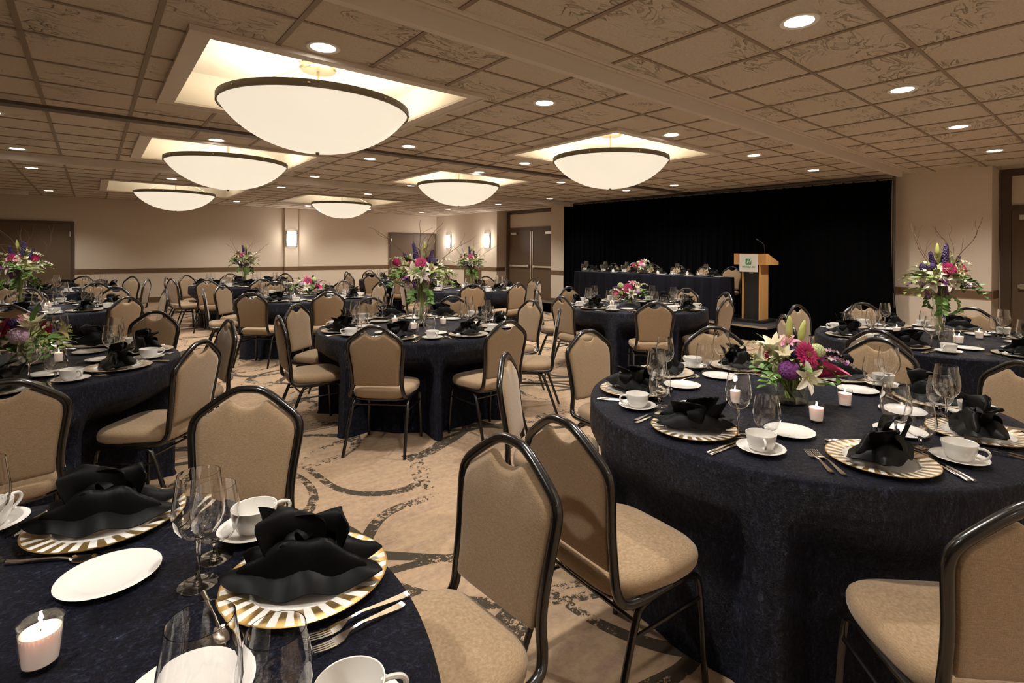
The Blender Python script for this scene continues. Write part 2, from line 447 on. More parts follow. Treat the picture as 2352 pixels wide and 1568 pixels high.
# ------------------------------------------------------------------ ceiling lights
def lamp(kind, name, loc, energy, color, size=.1, rot=(0, 0, 0), spot=None):
    l = bpy.data.lights.new(name, kind); l.energy = energy; l.color = color
    if kind == 'AREA': l.shape = 'DISK'; l.size = size
    else: l.shadow_soft_size = size
    if spot: l.spot_size = spot[0]; l.spot_blend = spot[1]
    o = bpy.data.objects.new(name, l); COL.objects.link(o); o.location = loc; o.rotation_euler = rot
    return o
P_BOWL, P_DOWN = 9., 74.
def bowl_lights():
    RB, RIM, BOT = .735, 2.635, 2.285
    info = [(0, 'nearest hanging glass bowl light, large at upper left'), (1, 'middle bowl of the three bowl lights along the left'),
            (2, 'farthest left bowl light, before the left wall'), (3, 'bowl light nearest the black curtain'),
            (4, 'bowl light above the centre tall bouquet'), (5, 'farthest right bowl light, small, left of the wall sconces'),
            (6, 'added bowl light overhead beside the camera, unseen outside the picture'), (7, 'bowl light beyond the right edge of the picture')]  # the overhead one is unseen, added to help light the foreground
    prof = []
    for i in range(15):
        a = i / 14 * radians(64); R = RB / sin(radians(64)); h = (RIM - BOT) / (1 - cos(radians(64)))
        prof.append((R * sin(a), h * (1 - cos(a))))
    inner = [(max(r - .008, 0), z + .008) for r, z in reversed(prof)]
    bowl = MB().lathe(prof + inner, 64).mesh('bowl', M['bowl'])
    hz = RIM - BOT
    band = MB().lathe([(RB + .002, hz - .012), (RB + .014, hz - .012), (RB + .014, hz + .042), (RB + .002, hz + .042), (RB + .002, hz - .012)], 64).mesh('rim_band', M['bronze'])
    root = None
    TOP = CEIL + .27
    for i, lab in info:
        a, b, c, d = COFFERS[i]; cu, cv = (a + b) / 2, (c + d) / 2
        if root is None:
            root = thing('bowl_light')
            link('bowl', bowl, root); link('rim_band', band, root)
            MB().lathe([(0, TOP - BOT - .055), (.135, TOP - BOT - .05), (.15, TOP - BOT - .035), (.15, TOP - BOT - .006), (0, TOP - BOT - .002)], 32).obj('canopy', M['brass'], root)
            MB().tube([(0, 0, .03), (0, 0, TOP - BOT - .05)], .012).obj('centre_rod', M['brass'], root)
            MB().lathe([(0, -.022), (.014, -.016), (.016, 0), (.008, .012), (0, .012)], 12).obj('finial', M['bronze'], root)
            for k in range(4):
                q = pi / 4 + k * pi / 2
                MB().tube([(.12 * cos(q), .12 * sin(q), TOP - BOT - .04), ((RB + .005) * cos(q), (RB + .005) * sin(q), hz + .03)], .004, 6).obj('support_wire', M['brass'], root)
            for k in range(8):
                q = pi / 8 + k * pi / 4
                MB().lathe([(0, -.009), (.009, -.006), (.009, .006), (0, .009)], 8, ((RB + .016) * cos(q), (RB + .016) * sin(q), hz + .015)).obj('clip', M['brass'], root)
        dup(root, (cu, cv, BOT), 0, lab, 'ceiling light', 'hanging glass bowl lights')
        lamp('AREA', 'bowl_lamp', (cu, cv, BOT + .20), P_BOWL, (1, .88, .72), .9, (pi, 0, 0))
bowl_lights()
def downlights():
    root = thing('recessed_downlight')
    MB().lathe([(.076, .006), (.076, -.004), (.098, -.008), (.104, -.003), (.104, .004)], 28).obj('trim_ring', M['trimring'], root)
    MB().lathe([(0, -.001), (.05, -.002), (.076, -.001), (.076, .004), (0, .004)], 24).obj('lens', M['lamp'], root)
    US = [-.75, 1.12, 3.0, 4.86, 6.7, 8.58]
    pts = []
    for v, skip in ((-1.9, ()), (1.26, ()), (3.38, (0,)), (5.9, (0, 1)), (7.07, ()), (9.45, (4,)), (11.56, (4,)), (14.2, (0, 1, 2, 3, 4)), (15.9, (1,))):
        for i, u in enumerate(US):
            if i not in skip: pts.append((u, v))
    COLN = ['left-edge', 'left', 'centre-left', 'centre', 'centre-right', 'curtain-side']
    rows = sorted({p[1] for p in pts})
    RN = {-1.9: 'behind the camera', 1.26: 'in the nearest row right of the long beam', 3.38: 'in the first row beyond the long beam', 5.9: 'in the row just before the dark ceiling track',
          7.07: 'in the row just beyond the dark ceiling track', 9.45: 'in the row before the second pale beam', 11.56: 'in the row beyond the second pale beam', 14.2: 'near the wall sconces', 15.9: 'in the last row before the left wall'}
    for (u, v) in pts:
        i = US.index(u)
        dup(root, (u, v, CEIL - .001), 0, 'round recessed downlight, %s one %s' % (COLN[i], RN[v]), 'ceiling light', 'recessed downlights')
        lamp('SPOT', 'downlight_lamp', (u, v, CEIL - .02), P_DOWN, (1, .94, .86), .07, (0, 0, 0), (radians(130), .8))
downlights()
def sconces():
    root = thing('wall_sconce')
    MB().box(-.16, .16, -.02, 0, -.23, .23).obj('backplate', M['trimring'], root, smooth=False)
    mb = MB(); n = 12
    pts = [(.145 * cos(pi + pi * k / n), -.02 + .085 * sin(pi + pi * k / n)) for k in range(n + 1)]
    mb.prism(pts, -.225, .225); mb.obj('glass_shade', M['sconce'], root)
    for z in (-.175, .155):
        p2 = [(.155 * cos(pi + pi * k / n), -.02 + .095 * sin(pi + pi * k / n)) for k in range(n + 1)]
        MB().prism(p2, z, z + .018).obj('band', M['darkmetal'], root, smooth=False)
    for x in (-.155, .155): MB().box(x - .008, x + .008, -.04, -.01, -.24, .24).obj('side_bar', M['darkmetal'], root, smooth=False)
    dup(root, (4.815, VF - .09, 1.80), 0, 'lit wall sconce on the pilaster of the left wall', 'wall light', 'wall sconces')
    dup(root, (UR, 16.55, 1.80), -pi / 2, 'lit wall sconce nearer the far corner on the right wall', 'wall light', 'wall sconces')
    dup(root, (UR, 14.11, 1.80), -pi / 2, 'lit wall sconce beside the recess of the double doors', 'wall light', 'wall sconces')
    for (u, v) in ((4.815, VF - .28), (UR - .2, 16.55), (UR - .2, 14.11)):
        lamp('POINT', 'sconce_lamp', (u, v, 1.8), 9, (1, .9, .8), .1)
sconces()

# ------------------------------------------------------------------ tables
TABLES = {   # centre, place-setting angles, chair angles (None = same), description, bouquet
    'A1': ((-.399, 1.103), [4, 55, 106, 148, -166, -126, -86, -47], 'nearest table at lower left'),
    'A2': ((-.446, 4.344), [6, 50, 95, 140, -176, -130, -83, -38], 'left table with low bouquet'),
    'A3': ((-.52, 8.20), [5, 52, 96, 140, -175, -130, -95, -50], 'left-edge table with tall vase'),
    'A4': ((-.45, 11.70), [-19, 35, 75, 115, 160, -155, -110, -67], 'rear left table behind tall vase'),
    'B1': ((2.534, 1.118), [2, 45, 88, 127, 176, -132, -80, -39], 'large right table with low bouquet'),
    'B2': ((2.372, 4.382), [-2, 44, 89, 133, 172, -134, -87, -44], 'centre table with tall bouquet'),
    'B3': ((2.42, 8.05), [8, 44, 94, 136, 171, -133, -93, -28], 'low-bouquet table behind centre table'),
    'B4': ((2.30, 11.50), [-12, 39, 90, 131, 165, -163, -127, -88], 'back table before the pilaster sconce'),
    'C1': ((5.43, 1.13), [1, 43, 83, 133, 174, -130, -90, -45], 'right-hand table with tall bouquet'),
    'C2': ((5.47, 4.36), [2, 45, 88, 133, 177, -130, -84, -34], 'low-bouquet table before the stage'),
    'C3': ((5.36, 8.02), [-13, 43, 85, 128, 165, -123, -87, -55], 'back table by the double doors'),
    'C4': ((5.75, 11.80), [5, 50, 100, 140, -175, -143, -112, -60], 'farthest back table behind tall bouquet'),
}
CHAIR_FIX = {  # measured chair positions (u, v of the crest) where they can be read
    ('A1', 4): (.926, 1.176), ('A1', 55): (.47, 2.242), ('A2', -83): (-.273, 2.958), ('B1', 176): (1.158, 1.212), ('B1', -132): (1.599, .135),
    ('B1', 45): (3.438, 2.02), ('B1', 88): (2.591, 2.461), ('B1', 2): (3.794, 1.096), ('C1', 174): (4.20, 1.23), ('C1', 83): (5.563, 2.30),
    ('C1', 133): (4.578, 2.03), ('B1', -39): (3.548, .406), ('B1', 127): (1.652, 2.157), ('A2', -38): (.49, 3.54), ('A2', 50): (.42, 5.43),
    ('A2', 6): (.80, 4.47), ('B2', -134): (1.538, 3.516), ('B2', -87): (2.448, 3.172), ('B2', 172): (1.148, 4.473), ('B2', 133): (1.532, 5.356),
    ('B2', 89): (2.40, 5.62), ('B2', 44): (3.25, 5.25), ('B2', -2): (3.68, 4.338), ('B2', -44): (3.301, 3.492), ('C2', 177): (4.25, 4.46),
    ('C2', -130): (4.604, 3.391), ('C2', -84): (5.578, 3.117), ('C2', -34): (6.529, 3.662), ('B3', -28): (3.565, 7.468), ('B3', -133): (1.5, 7.1), ('B3', -93): (2.32, 6.72),
}
WORDS = ['far', 'far right', 'right', 'near right', 'near', 'near left', 'left', 'far left']
def direction_words(angs):
    al = []
    for a in angs:
        x = cos(radians(a)) * RT[0] + sin(radians(a)) * RT[1]; y = cos(radians(a)) * FW[0] + sin(radians(a)) * FW[1]
        al.append(math.degrees(atan2(x, y)) % 360)
    order = sorted(range(8), key=lambda i: al[i])
    best = None
    for k in range(8):
        e = 0
        for j, i in enumerate(order):
            d = abs(al[i] - 45 * ((j + k) % 8)) % 360; e += min(d, 360 - d) ** 2
        if best is None or e < best[0]: best = (e, k)
    w = [None] * 8
    for j, i in enumerate(order): w[i] = WORDS[(j + best[1]) % 8]
    return w
DW = {k: direction_words(t[1]) for k, t in TABLES.items()}

def chair_pose(key, i):
    (cu, cv), angs, _ = TABLES[key]; a = angs[i]
    if (key, a) in CHAIR_FIX:
        q = CHAIR_FIX[(key, a)]
    else:
        q = (cu + 1.275 * cos(radians(a)), cv + 1.275 * sin(radians(a)))
    d = Vector((cu - q[0], cv - q[1])); L = d.length; d /= L
    L = max(L, 1.22)
    p = Vector((cu, cv)) - d * (L - .262)          # chair origin lies .262 in front of its crest
    return p, atan2(d.y, d.x) - pi / 2, L - .262
def cloth(key):
    (cu, cv), angs, desc = TABLES[key]
    rnd = random.Random(hash(key) % 1000 if False else sum(map(ord, key)) * 13)
    ph = [rnd.random() * 6.28 for _ in range(4)]; R = .914
    dents = []
    for i in range(8):
        p, rz, rr = chair_pose(key, i)
        dents.append((atan2(p.y - cv, p.x - cu), rr - .265))
    n = 192; rows = [(0, .3), (0, .6), (0, .8), (0, .9), (0, .955), (0, .985)]
    mb = MB(); mb.v.append((0, 0, TZ))
    for fr in (.3, .6, .85, .96, .988):
        for k in range(n):
            a = 2 * pi * k / n; mb.v.append((R * fr * cos(a), R * fr * sin(a), TZ - (.0 if fr < .98 else .0015)))
    zs = [.754, .742, .72, .68, .62, .56, .51, .46, .40, .32, .24, .16, .08, .03, .004]
    for z in zs:
        t = (TZ - z) / TZ
        for k in range(n):
            a = 2 * pi * k / n
            w = sin(11 * a + ph[0]) * .6 + sin(19 * a + ph[1] + 1.2 * sin(3 * a)) * .5 + sin(29 * a + ph[2]) * .22
            r = R + .004 * (z < .75) + .012 * t + w * .030 * max(0, t - .05) ** .8
            if z < .6:
                s = min(1, (.6 - z) / .12)
                for (da, rr) in dents:
                    d = abs((a - da + pi) % (2 * pi) - pi) * .85
                    if d < .34:
                        f = 1 if d < .255 else (cos((d - .255) / .085 * pi) + 1) / 2
                        r2 = min(r, rr + w * .006); r = r + (r2 - r) * f * s
            if z < .02: r += .012
            mb.v.append((r * cos(a), r * sin(a), z))
    for k in range(n): mb.face(0, 1 + k, 1 + (k + 1) % n)
    nr = 5 + len(zs)
    for i in range(nr - 1):
        for k in range(n):
            j = (k + 1) % n; b = 1 + i * n
            mb.face(b + k, b + n + k, b + n + j, b + j)
    o = mb.obj('tablecloth', M['cloth'], weld=False, auto=70); o.location = (cu, cv, 0)
    tag(o, 'navy crushed cloth to the floor, on the ' + desc, 'tablecloth', 'navy cloths on the round tables')
for k in TABLES: cloth(k)

# ------------------------------------------------------------------ chairs
def back_y(z): return -.196 - max(0, z - .46) * .145
def make_chair():
    t = thing('banquet_chair')
    # seat cushion
    mb = MB(); n = 40; rings = [(.40, .90), (.408, .965), (.42, .99), (.44, 1.), (.455, .985), (.466, .94), (.474, .84), (.479, .6), (.481, .3)]
    for z, s in rings:
        for k in range(n):
            a = 2 * pi * k / n; ca, sa = cos(a), sin(a); e = 2 / 4.2
            x = abs(ca) ** e * (1 if ca > 0 else -1); y = abs(sa) ** e * (1 if sa > 0 else -1)
            wx = .222 if y > 0 else .222 - .018 * (-y)
            mb.v.append((x * wx * s, .012 + y * .212 * s, z))
    for i in range(len(rings) - 1):
        for k in range(n): j = (k + 1) % n; mb.face(i * n + k, i * n + j, (i + 1) * n + j, (i + 1) * n + k)
    mb.face(*reversed(range(n))); b = (len(rings) - 1) * n; mb.face(*[b + k for k in range(n)])
    mb.obj('seat', M['fabric'], t, auto=80)
    # back panel with the hand-hold dip at the crest
    half = [(.0, .495), (.10, .495), (.158, .497), (.165, .505), (.166, .56), (.172, .64), (.182, .72), (.186, .765), (.182, .795), (.166, .820), (.13, .845), (.085, .876), (.074, .883), (.062, .880), (.048, .868), (.026, .857), (.0, .854)]
    out = half + [(-x, z) for x, z in reversed(half[1:-1])]
    c0 = (.0, .68); mb = MB(); n = len(out)
    lay = [(.86, -.017), (.955, -.0135), (1., -.004), (1., .004), (.955, .0145), (.86, .019), (.5, .022)]
    for s, dy in lay:
        for x, z in out:
            X, Z = c0[0] + (x - c0[0]) * s, c0[1] + (z - c0[1]) * s; mb.v.append((X, back_y(Z) + dy, Z))
    for i in range(len(lay) - 1):
        for k in range(n): j = (k + 1) % n; mb.face(i * n + k, i * n + j, (i + 1) * n + j, (i + 1) * n + k)
    mb.face(*reversed(range(n))); b = (len(lay) - 1) * n; mb.face(*[b + k for k in range(n)])
    mb.obj('backrest', M['fabric'], t, auto=75)
    # tube frame of the back
    r = .0150
    h = [(.207, .02, .402), (.207, -.11, .402), (.203, -.185, .410), (.190, -.206, .45), (.180, back_y(.52), .52), (.184, back_y(.62), .62), (.197, back_y(.72), .72), (.204, back_y(.785), .785),
         (.190, back_y(.822), .822), (.15, back_y(.855), .855), (.085, back_y(.902), .902), (.045, back_y(.922), .922), (0, back_y(.925), .925)]
    full = chaikin(h + [(-x, y, z) for x, y, z in reversed(h[:-1])], 2)
    MB().tube(full, r, 10).obj('back_frame', M['black'], t, auto=60)
    # seat frame under the cushion
    sf = MB()
    ring = chaikin([(.19, -.17, .392), (.205, .0, .392), (.20, .19, .392), (-.20, .19, .392), (-.205, 0, .392), (-.19, -.17, .392)], 2, True)
    sf.tube(ring + [ring[0]], .011, 8); sf.obj('seat_frame', M['black'], t)
    for sx in (1, -1):
        MB().tube(chaikin([(sx * .196, .06, .388), (sx * .198, .155, .386), (sx * .203, .185, .35), (sx * .212, .205, .0)], 2), [.0125] * 3 + [.012] * 8 + [.011] * 2, 9).obj('leg', M['black'], t)
        p = chaikin([(sx * .196, .06, .388), (sx * .198, -.10, .386), (sx * .202, -.135, .35), (sx * .222, -.262, .0)], 2)
        MB().tube(p, [.0125] * 3 + [.012] * (len(p) - 5) + [.011] * 2, 9).obj('leg', M['black'], t)
        MB().tube([(sx * .205, .187, .30), (sx * .205, -.155, .30)], .007, 7).obj('stretcher', M['black'], t)
    MB().tube([(-.203, -.137, .345), (.203, -.137, .345)], .007, 7).obj('stretcher', M['black'], t)
    return t
CH = make_chair()
NCH = 0
for key, (c, angs, desc) in TABLES.items():
    for i in range(8):
        p, rz, rr = chair_pose(key, i)
        q = p + (p - Vector(c)).normalized() * .26
        if not (seen(q.x, q.y, .92, 220) or seen(p.x, p.y, .45, 220)): continue
        if (q.x ** 2 + q.y ** 2) ** .5 < .75: continue
        NCH += 1
        dup(CH, (p.x, p.y, 0), rz, 'tan chair with black frame, %s side of the %s' % (DW[key][i], desc), 'chair', 'banquet chairs at the round tables')

# ------------------------------------------------------------------ tableware prototypes
def make_charger():
    N = 96; prof = [(0, .003), (.100, .003), (.106, .006), (.112, .012), (.162, .017), (.165, .0165), (.163, .013), (.112, .007), (.10, 0), (0, 0)]
    t = MB().lathe(prof[:3] + [(.108, .004), (.10, 0), (0, 0)], 72).obj('charger_plate', M['china'])
    mb = MB(); N = 112
    sl = [(.106, .006, 0), (.113, .0115, .0), (.138, .0145, .03), (.162, .017, .055)]
    b = 0
    for r, z, tw in sl:
        for k in range(N):
            a = 2 * pi * k / N + tw; mb.v.append((r * cos(a), r * sin(a), z))
    for i in range(3):
        for k in range(N):
            j = (k + 1) % N; mb.cur = 0 if i == 0 else (k // 2) % 2
            mb.face(i * N + k, i * N + j, (i + 1) * N + j, (i + 1) * N + k)
    mb.cur = 1; b = len(mb.v)
    for r, z in ((.162, .017), (.1655, .0165), (.163, .013)):
        for k in range(N): a = 2 * pi * k / N + .055; mb.v.append((r * cos(a), r * sin(a), z))
    for i in range(2):
        for k in range(N): j = (k + 1) % N; mb.face(b + i * N + k, b + i * N + j, b + (i + 1) * N + j, b + (i + 1) * N + k)
    mb.cur = 0; b = len(mb.v)
    for r, z in ((.163, .013), (.112, .006), (.106, .002)):
        for k in range(N): a = 2 * pi * k / N + .055; mb.v.append((r * cos(a), r * sin(a), z))
    for i in range(2):
        for k in range(N): j = (k + 1) % N; mb.face(b + i * N + k, b + i * N + j, b + (i + 1) * N + j, b + (i + 1) * N + k)
    mb.obj('striped_rim', [M['china'], M['gold']], t)
    return t
def solid_sheet(mb, fn, nu, nv, th):
    """a cloth sheet with thickness: two offset grids joined round the edge"""
    P = [[Vector(fn(i / nu, j / nv)) for j in range(nv + 1)] for i in range(nu + 1)]
    b = len(mb.v); W = nv + 1; T = (nu + 1) * W
    Nn = []
    for i in range(nu + 1):
        for j in range(W):
            a = P[min(i + 1, nu)][j] - P[max(i - 1, 0)][j]; c = P[i][min(j + 1, nv)] - P[i][max(j - 1, 0)]
            m = a.cross(c); Nn.append(m.normalized() if m.length > 1e-9 else Vector((0, 0, 1)))
    for s in (.5, -.5):
        for i in range(nu + 1):
            for j in range(W): mb.v.append(tuple(P[i][j] + Nn[i * W + j] * th * s))
    for i in range(nu):
        for j in range(nv):
            q = b + i * W + j; mb.face(q, q + W, q + W + 1, q + 1); mb.face(q + T, q + T + 1, q + T + W + 1, q + T + W)
    edge = [(i, 0) for i in range(nu)] + [(nu, j) for j in range(nv)] + [(i, nv) for i in range(nu, 0, -1)] + [(0, j) for j in range(nv, 0, -1)]
    for k in range(len(edge)):
        p, q = edge[k], edge[(k + 1) % len(edge)]; a = b + p[0] * W + p[1]; c = b + q[0] * W + q[1]
        mb.face(a, a + T, c + T, c)
def make_napkin(seed):
    """a draped bird fold: two swept wings lying on the plate and an upright curled crest"""
    r = random.Random(seed); mb = MB()
    # lower wings: long leaf, pointed both ends, x is the long way
    def wing(k, lift, width, bow, y0, lean):
        def f(a, b):
            s = a * 2 - 1; w = max(1 - abs(s) ** 1.7, 0.0) ** .75
            y = y0 + (b - .5) * width * w + bow * s * s
            arch = .012 + lift * w * (1 - (2 * b - 1) ** 2) + .018 * w * b + .022 * abs(s) ** 3
            rip = .007 * sin(9 * s + 5 * b + k) * w
            return (s * (.163 - .014 * k), y + lean * w * b, arch + rip)
        solid_sheet(mb, f, 20, 9, .004)
    wing(0, .030, .150, -.03, -.01, 0); wing(1, .055, .105, .028, .018, .01); wing(2, .075, .065, -.014, -.022, 0)
    # crest: broad folds pinched at the waist, standing up and rolling over
    def fold(k, cx_, cy_, ht, width, turn, lean, curl):
        ct, st = cos(turn), sin(turn)
        def f(a, b):
            h = a; w = width * (.55 + .45 * sin(pi * min(1, h * .75 + .1))) * sqrt(max(0.02, 1 - (max(0, h - .45) / .56) ** 2.4))
            q = 2 * b - 1
            x = q * w * .5 + lean * h * h; y = .034 * (1 - q * q) * (1 - .5 * h) + curl * h * h + .006 * sin(7 * b + 4 * h + k)
            z = .040 + ht * sin(h * pi * .58) / sin(pi * .58) - .016 * abs(q) * h
            return (cx_ + x * ct - y * st, cy_ + x * st + y * ct, z)
        solid_sheet(mb, f, 16, 10, .004)
    fold(0, -.018, -.020, .098, .135, .30, -.035, .05); fold(1, .015, .006, .080, .135, -.35, .02, .045); fold(2, -.01, .030, .060, .12, .8, -.03, -.03)
    def tab(a, b):                                   # the loose corner standing at the back
        w = .075 * (1 - .35 * a); return (-.045 - .05 * a + (b - .5) * w, .03 + .02 * a + .012 * sin(3 * b), .05 + .085 * a - .02 * b * a)
    solid_sheet(mb, tab, 8, 5, .004)
    return mb.obj('napkin', M['napkin'], auto=50)
def make_fork(L=.205, w=.024, dessert=False):
    mb = MB(); k = L / .205
    def strip(pts, th=.0024):   # pts: (y, halfwidth, z, x offset)
        b = len(mb.v)
        for y, hw, z, xo in pts:
            for zz in (z, z + th):
                mb.v.append((xo - hw, y, zz)); mb.v.append((xo + hw, y, zz))
        for i in range(len(pts) - 1):
            q = b + i * 4
            for a, c in ((0, 1), (3, 2)): mb.face(q + a, q + c, q + 4 + c, q + 4 + a)
            for a, c in ((1, 3), (2, 0)): mb.face(q + a, q + c, q + 4 + c, q + 4 + a)
        mb.face(b, b + 2, b + 3, b + 1); e = b + (len(pts) - 1) * 4; mb.face(e, e + 1, e + 3, e + 2)
    strip([(-.10 * k, .004, .004, 0), (-.098 * k, .0075, .003, 0), (-.085 * k, .0085, .002, 0), (-.04 * k, .0055, .006, 0), (0, .0032, .010, 0), (.028 * k, .0032, .008, 0), (.040 * k, .009, .004, 0), (.046 * k, w / 2, .0025, 0), (.060 * k, w / 2, .001, 0)])
    for i in range(4):
        x = (i - 1.5) * w / 4 * 1.02
        strip([(.059 * k, .0022, .001, x), (.08 * k, .0019, .003, x), (.104 * k, .0011, .008, x)], .0018)
    return mb.obj('fork', M['silver'], auto=50)
def make_knife():
    mb = MB(); hw = .0085
    pts = [(-.115, .006, .0065), (-.112, .0085, .0075), (-.06, .0075, .008), (-.01, .0055, .007), (.0, .005, .005)]
    n = 10; b = 0
    for y, w, h in pts:
        for k in range(n): a = 2 * pi * k / n; mb.v.append((w * cos(a), y, .004 + h * .5 * sin(a)))
    for i in range(len(pts) - 1):
        for k in range(n): j = (k + 1) % n; mb.face(i * n + k, i * n + j, (i + 1) * n + j, (i + 1) * n + k)
    mb.face(*range(n)); mb.face(*[(len(pts) - 1) * n + k for k in range(n)])
    mb.prism([(-.005, -.002), (.005, -.002), (.0075, .03), (.008, .075), (.004, .105), (-.003, .114), (-.006, .10), (-.0055, .02)], .0032, .0048)
    return mb.obj('knife', M['silver'], auto=50)
def make_spoon():
    mb = MB()
    def f(a, b):
        y = .045 + a * .055; w = .0165 * sqrt(max(0, 1 - (2 * a - .95) ** 2 / 1.12)); x = (2 * b - 1) * w
        return (x, y, .001 + .007 * ((2 * a - 1) ** 2 * .6 + (2 * b - 1) ** 2 * .5))
    solid_sheet(mb, f, 10, 8, .0016)
    mb.tube([(0, -.085, .005), (0, -.06, .004), (0, -.02, .008), (0, .02, .009), (0, .05, .004)], [.0062, .0058, .0036, .0026, .004], 8)
    return mb.obj('spoon', M['silver'], auto=50)
def make_bread(): return MB().lathe([(0, .004), (.05, .004), (.058, .006), (.090, .014), (.0925, .0135), (.09, .0115), (.06, .003), (.055, 0), (0, 0)], 48).obj('bread_plate', M['china'])
def make_saucer(): return MB().lathe([(0, .005), (.027, .005), (.030, .007), (.034, .0055), (.055, .0095), (.080, .018), (.0825, .0175), (.08, .0155), (.05, .005), (.04, 0), (0, 0)], 48).obj('saucer', M['china'])
def make_cup():
    t = thing('coffee_cup')
    MB().lathe([(0, .004), (.028, .0045), (.036, .012), (.044, .030), (.0495, .060), (.0515, .0605), (.0520, .059), (.0465, .028), (.040, .010), (.031, .003), (.029, 0), (.0, 0)], 40).obj('cup_body', M['china'], t)
    p = chaikin([(.046, 0, .052), (.060, 0, .056), (.080, 0, .053), (.084, 0, .036), (.066, 0, .020), (.044, 0, .022)], 2)
    MB().tube(p, .0042, 8).obj('handle', M['china'], t)
    return t
def glass_parts(name, bowl, zs, stem_r, foot_r):
    """bowl: outer profile from the stem up"""
    t = thing(name)
    inner = [(max(r - .0012, 0), z + (.0015 if i == 0 else 0)) for i, (r, z) in enumerate(bowl)]
    MB().lathe(bowl + list(reversed(inner)), 36).obj('glass_bowl', M['glass'], t, auto=60)
    MB().lathe([(0, zs + .004), (stem_r + .003, zs + .002), (stem_r, zs - .012), (stem_r * .92, zs * .5), (stem_r * 1.2, .012), (stem_r * 2.0, .006)], 14).obj('stem', M['glass'], t)
    MB().lathe([(0, .007), (stem_r * 2, .006), (foot_r * .7, .0025), (foot_r, .0018), (foot_r, .0002), (0, 0)], 36).obj('foot', M['glass'], t)
    return t
def make_wine():
    return glass_parts('wine_glass', [(0.001, .098), (.016, .100), (.033, .111), (.045, .131), (.0490, .153), (.0475, .180), (.0425, .212), (.0395, .236)], .10, .0042, .038)
def make_goblet():
    return glass_parts('water_goblet', [(0.001, .040), (.018, .042), (.036, .052), (.047, .072), (.0505, .093), (.0485, .122), (.0435, .148), (.0405, .166)], .041, .0055, .037)
def make_candle():
    t = thing('votive_candle')
    MB().lathe([(0, 0), (.024, 0), (.026, .003), (.0315, .078), (.0305, .0785), (.0295, .077), (.0245, .010), (0, .009)], 32).obj('glass_holder', M['thin'], t)
    MB().lathe([(0, .0105), (.0238, .0105), (.0283, .060), (.0275, .0615), (.012, .0605), (0, .0595)], 28).obj('wax', M['wax'], t)
    w = MB().tube([(0, 0, .059), (.001, 0, .067)], .0008, 5).obj('wick', M['wick'], t)
    MB().lathe([(0, .064), (.0028, .068), (.0034, .072), (.002, .079), (0, .087)], 10).obj('flame', M['flame'], t)
    return t
PR = dict(charger=make_charger(), fork=make_fork(), salad=make_fork(.185, .022), knife=make_knife(), spoon=make_spoon(), bread=make_bread(), saucer=make_saucer(), cup=make_cup(), wine=make_wine(), goblet=make_goblet(), candle=make_candle())
PR['salad'].name = 'salad_fork'
NAPS = [make_napkin(s) for s in (1, 2)]
NAPS[1].scale = (.94, 1.05, 1.06)
# long pale rectangle-handled cutlery as in the picture: second knife is a butter knife
def place(key):
    (cu, cv), angs, desc = TABLES[key]; rnd = random.Random(sum(map(ord, key)) * 7)
    if key in ('A4', 'B4', 'C4', 'B3'): o_ = angs[1] - 45; angs = [o_ + 45 * k for k in range(8)]
    dr = {'A1': .030, 'B1': -.025}.get(key, 0)
    near = key in ('A1', 'A2', 'B1', 'B2', 'C1', 'C2')
    for i, a in enumerate(angs):
        ph = radians(a); R = (cos(ph), sin(ph)); T = (-sin(ph), cos(ph)); w = DW[key][i]
        def at(r, t, z=0):
            r += dr; return (cu + R[0] * r + T[0] * t, cv + R[1] * r + T[1] * t, TZ + z)
        if not any(seen(*at(r, t, .1), 120) for r, t in ((.75, 0), (.72, .28), (.6, .17), (.5, -.16))): continue
        j = lambda s: rnd.uniform(-s, s)
        def put(kind, r, t, z, rz, lab, cat, grp): return dup(PR[kind] if isinstance(kind, str) else kind, at(r, t, z), ph + rz, lab, cat, grp)
        S = 'at the %s place, %s' % (w, desc)
        cr = .73 + j(.012)
        put('charger', cr, 0, 0, j(3), 'gold-striped charger plate ' + S, 'plate', 'charger plates')
        put(NAPS[rnd.random() < .4], cr, 0, .0035, -pi / 2 + (.35 if key != 'A1' else .5) + j(.5), 'folded black napkin ' + S, 'napkin', 'black napkins on the chargers')
        put('bread', .48 + j(.012), -.172 + j(.012), 0, 0, 'small white bread plate ' + S, 'plate', 'bread plates')
        sr, st = .705 + j(.012), .28 + j(.006)
        put('saucer', sr, st, 0, 0, 'white saucer under the cup ' + S, 'saucer', 'saucers')
        put('cup', sr, st, .0052, j(.9) + .5, 'white coffee cup ' + S, 'cup', 'coffee cups')
        put('wine', .59 - dr * 1.3 + j(.006), .132 + j(.006) + max(0, dr) * .3, 0, 0, 'tall wine glass ' + S, 'glass', 'wine glasses')
        put('goblet', .602 + j(.006), .228 + j(.006), 0, 0, 'short-stemmed water goblet ' + S, 'glass', 'water goblets')
        if near:
            # tools point to the table centre: local +y must face -R
            put('fork', .765 + j(.01), -.186, 0, pi / 2 + j(.05), 'fork nearest the charger ' + S, 'fork', 'dinner forks')
            put('salad', .755 + j(.012), -.214, 0, pi / 2 + j(.05), 'outer fork ' + S, 'fork', 'salad forks')
            put('knife', .772 + j(.008), .1755, 0, pi / 2 + j(.015), 'knife nearest the charger ' + S, 'knife', 'table knives')
            put('knife', .775 + j(.008), .1945, 0, pi / 2 + j(.015), 'knife nearest the cup ' + S, 'knife', 'table knives')
            put('salad', .588, -.022, 0, 0 + j(.05), 'dessert fork above the plate ' + S, 'fork', 'dessert forks')
            put('spoon', .556, .01, 0, pi + j(.05), 'dessert spoon above the plate ' + S, 'spoon', 'dessert spoons')
for k in TABLES: place(k)

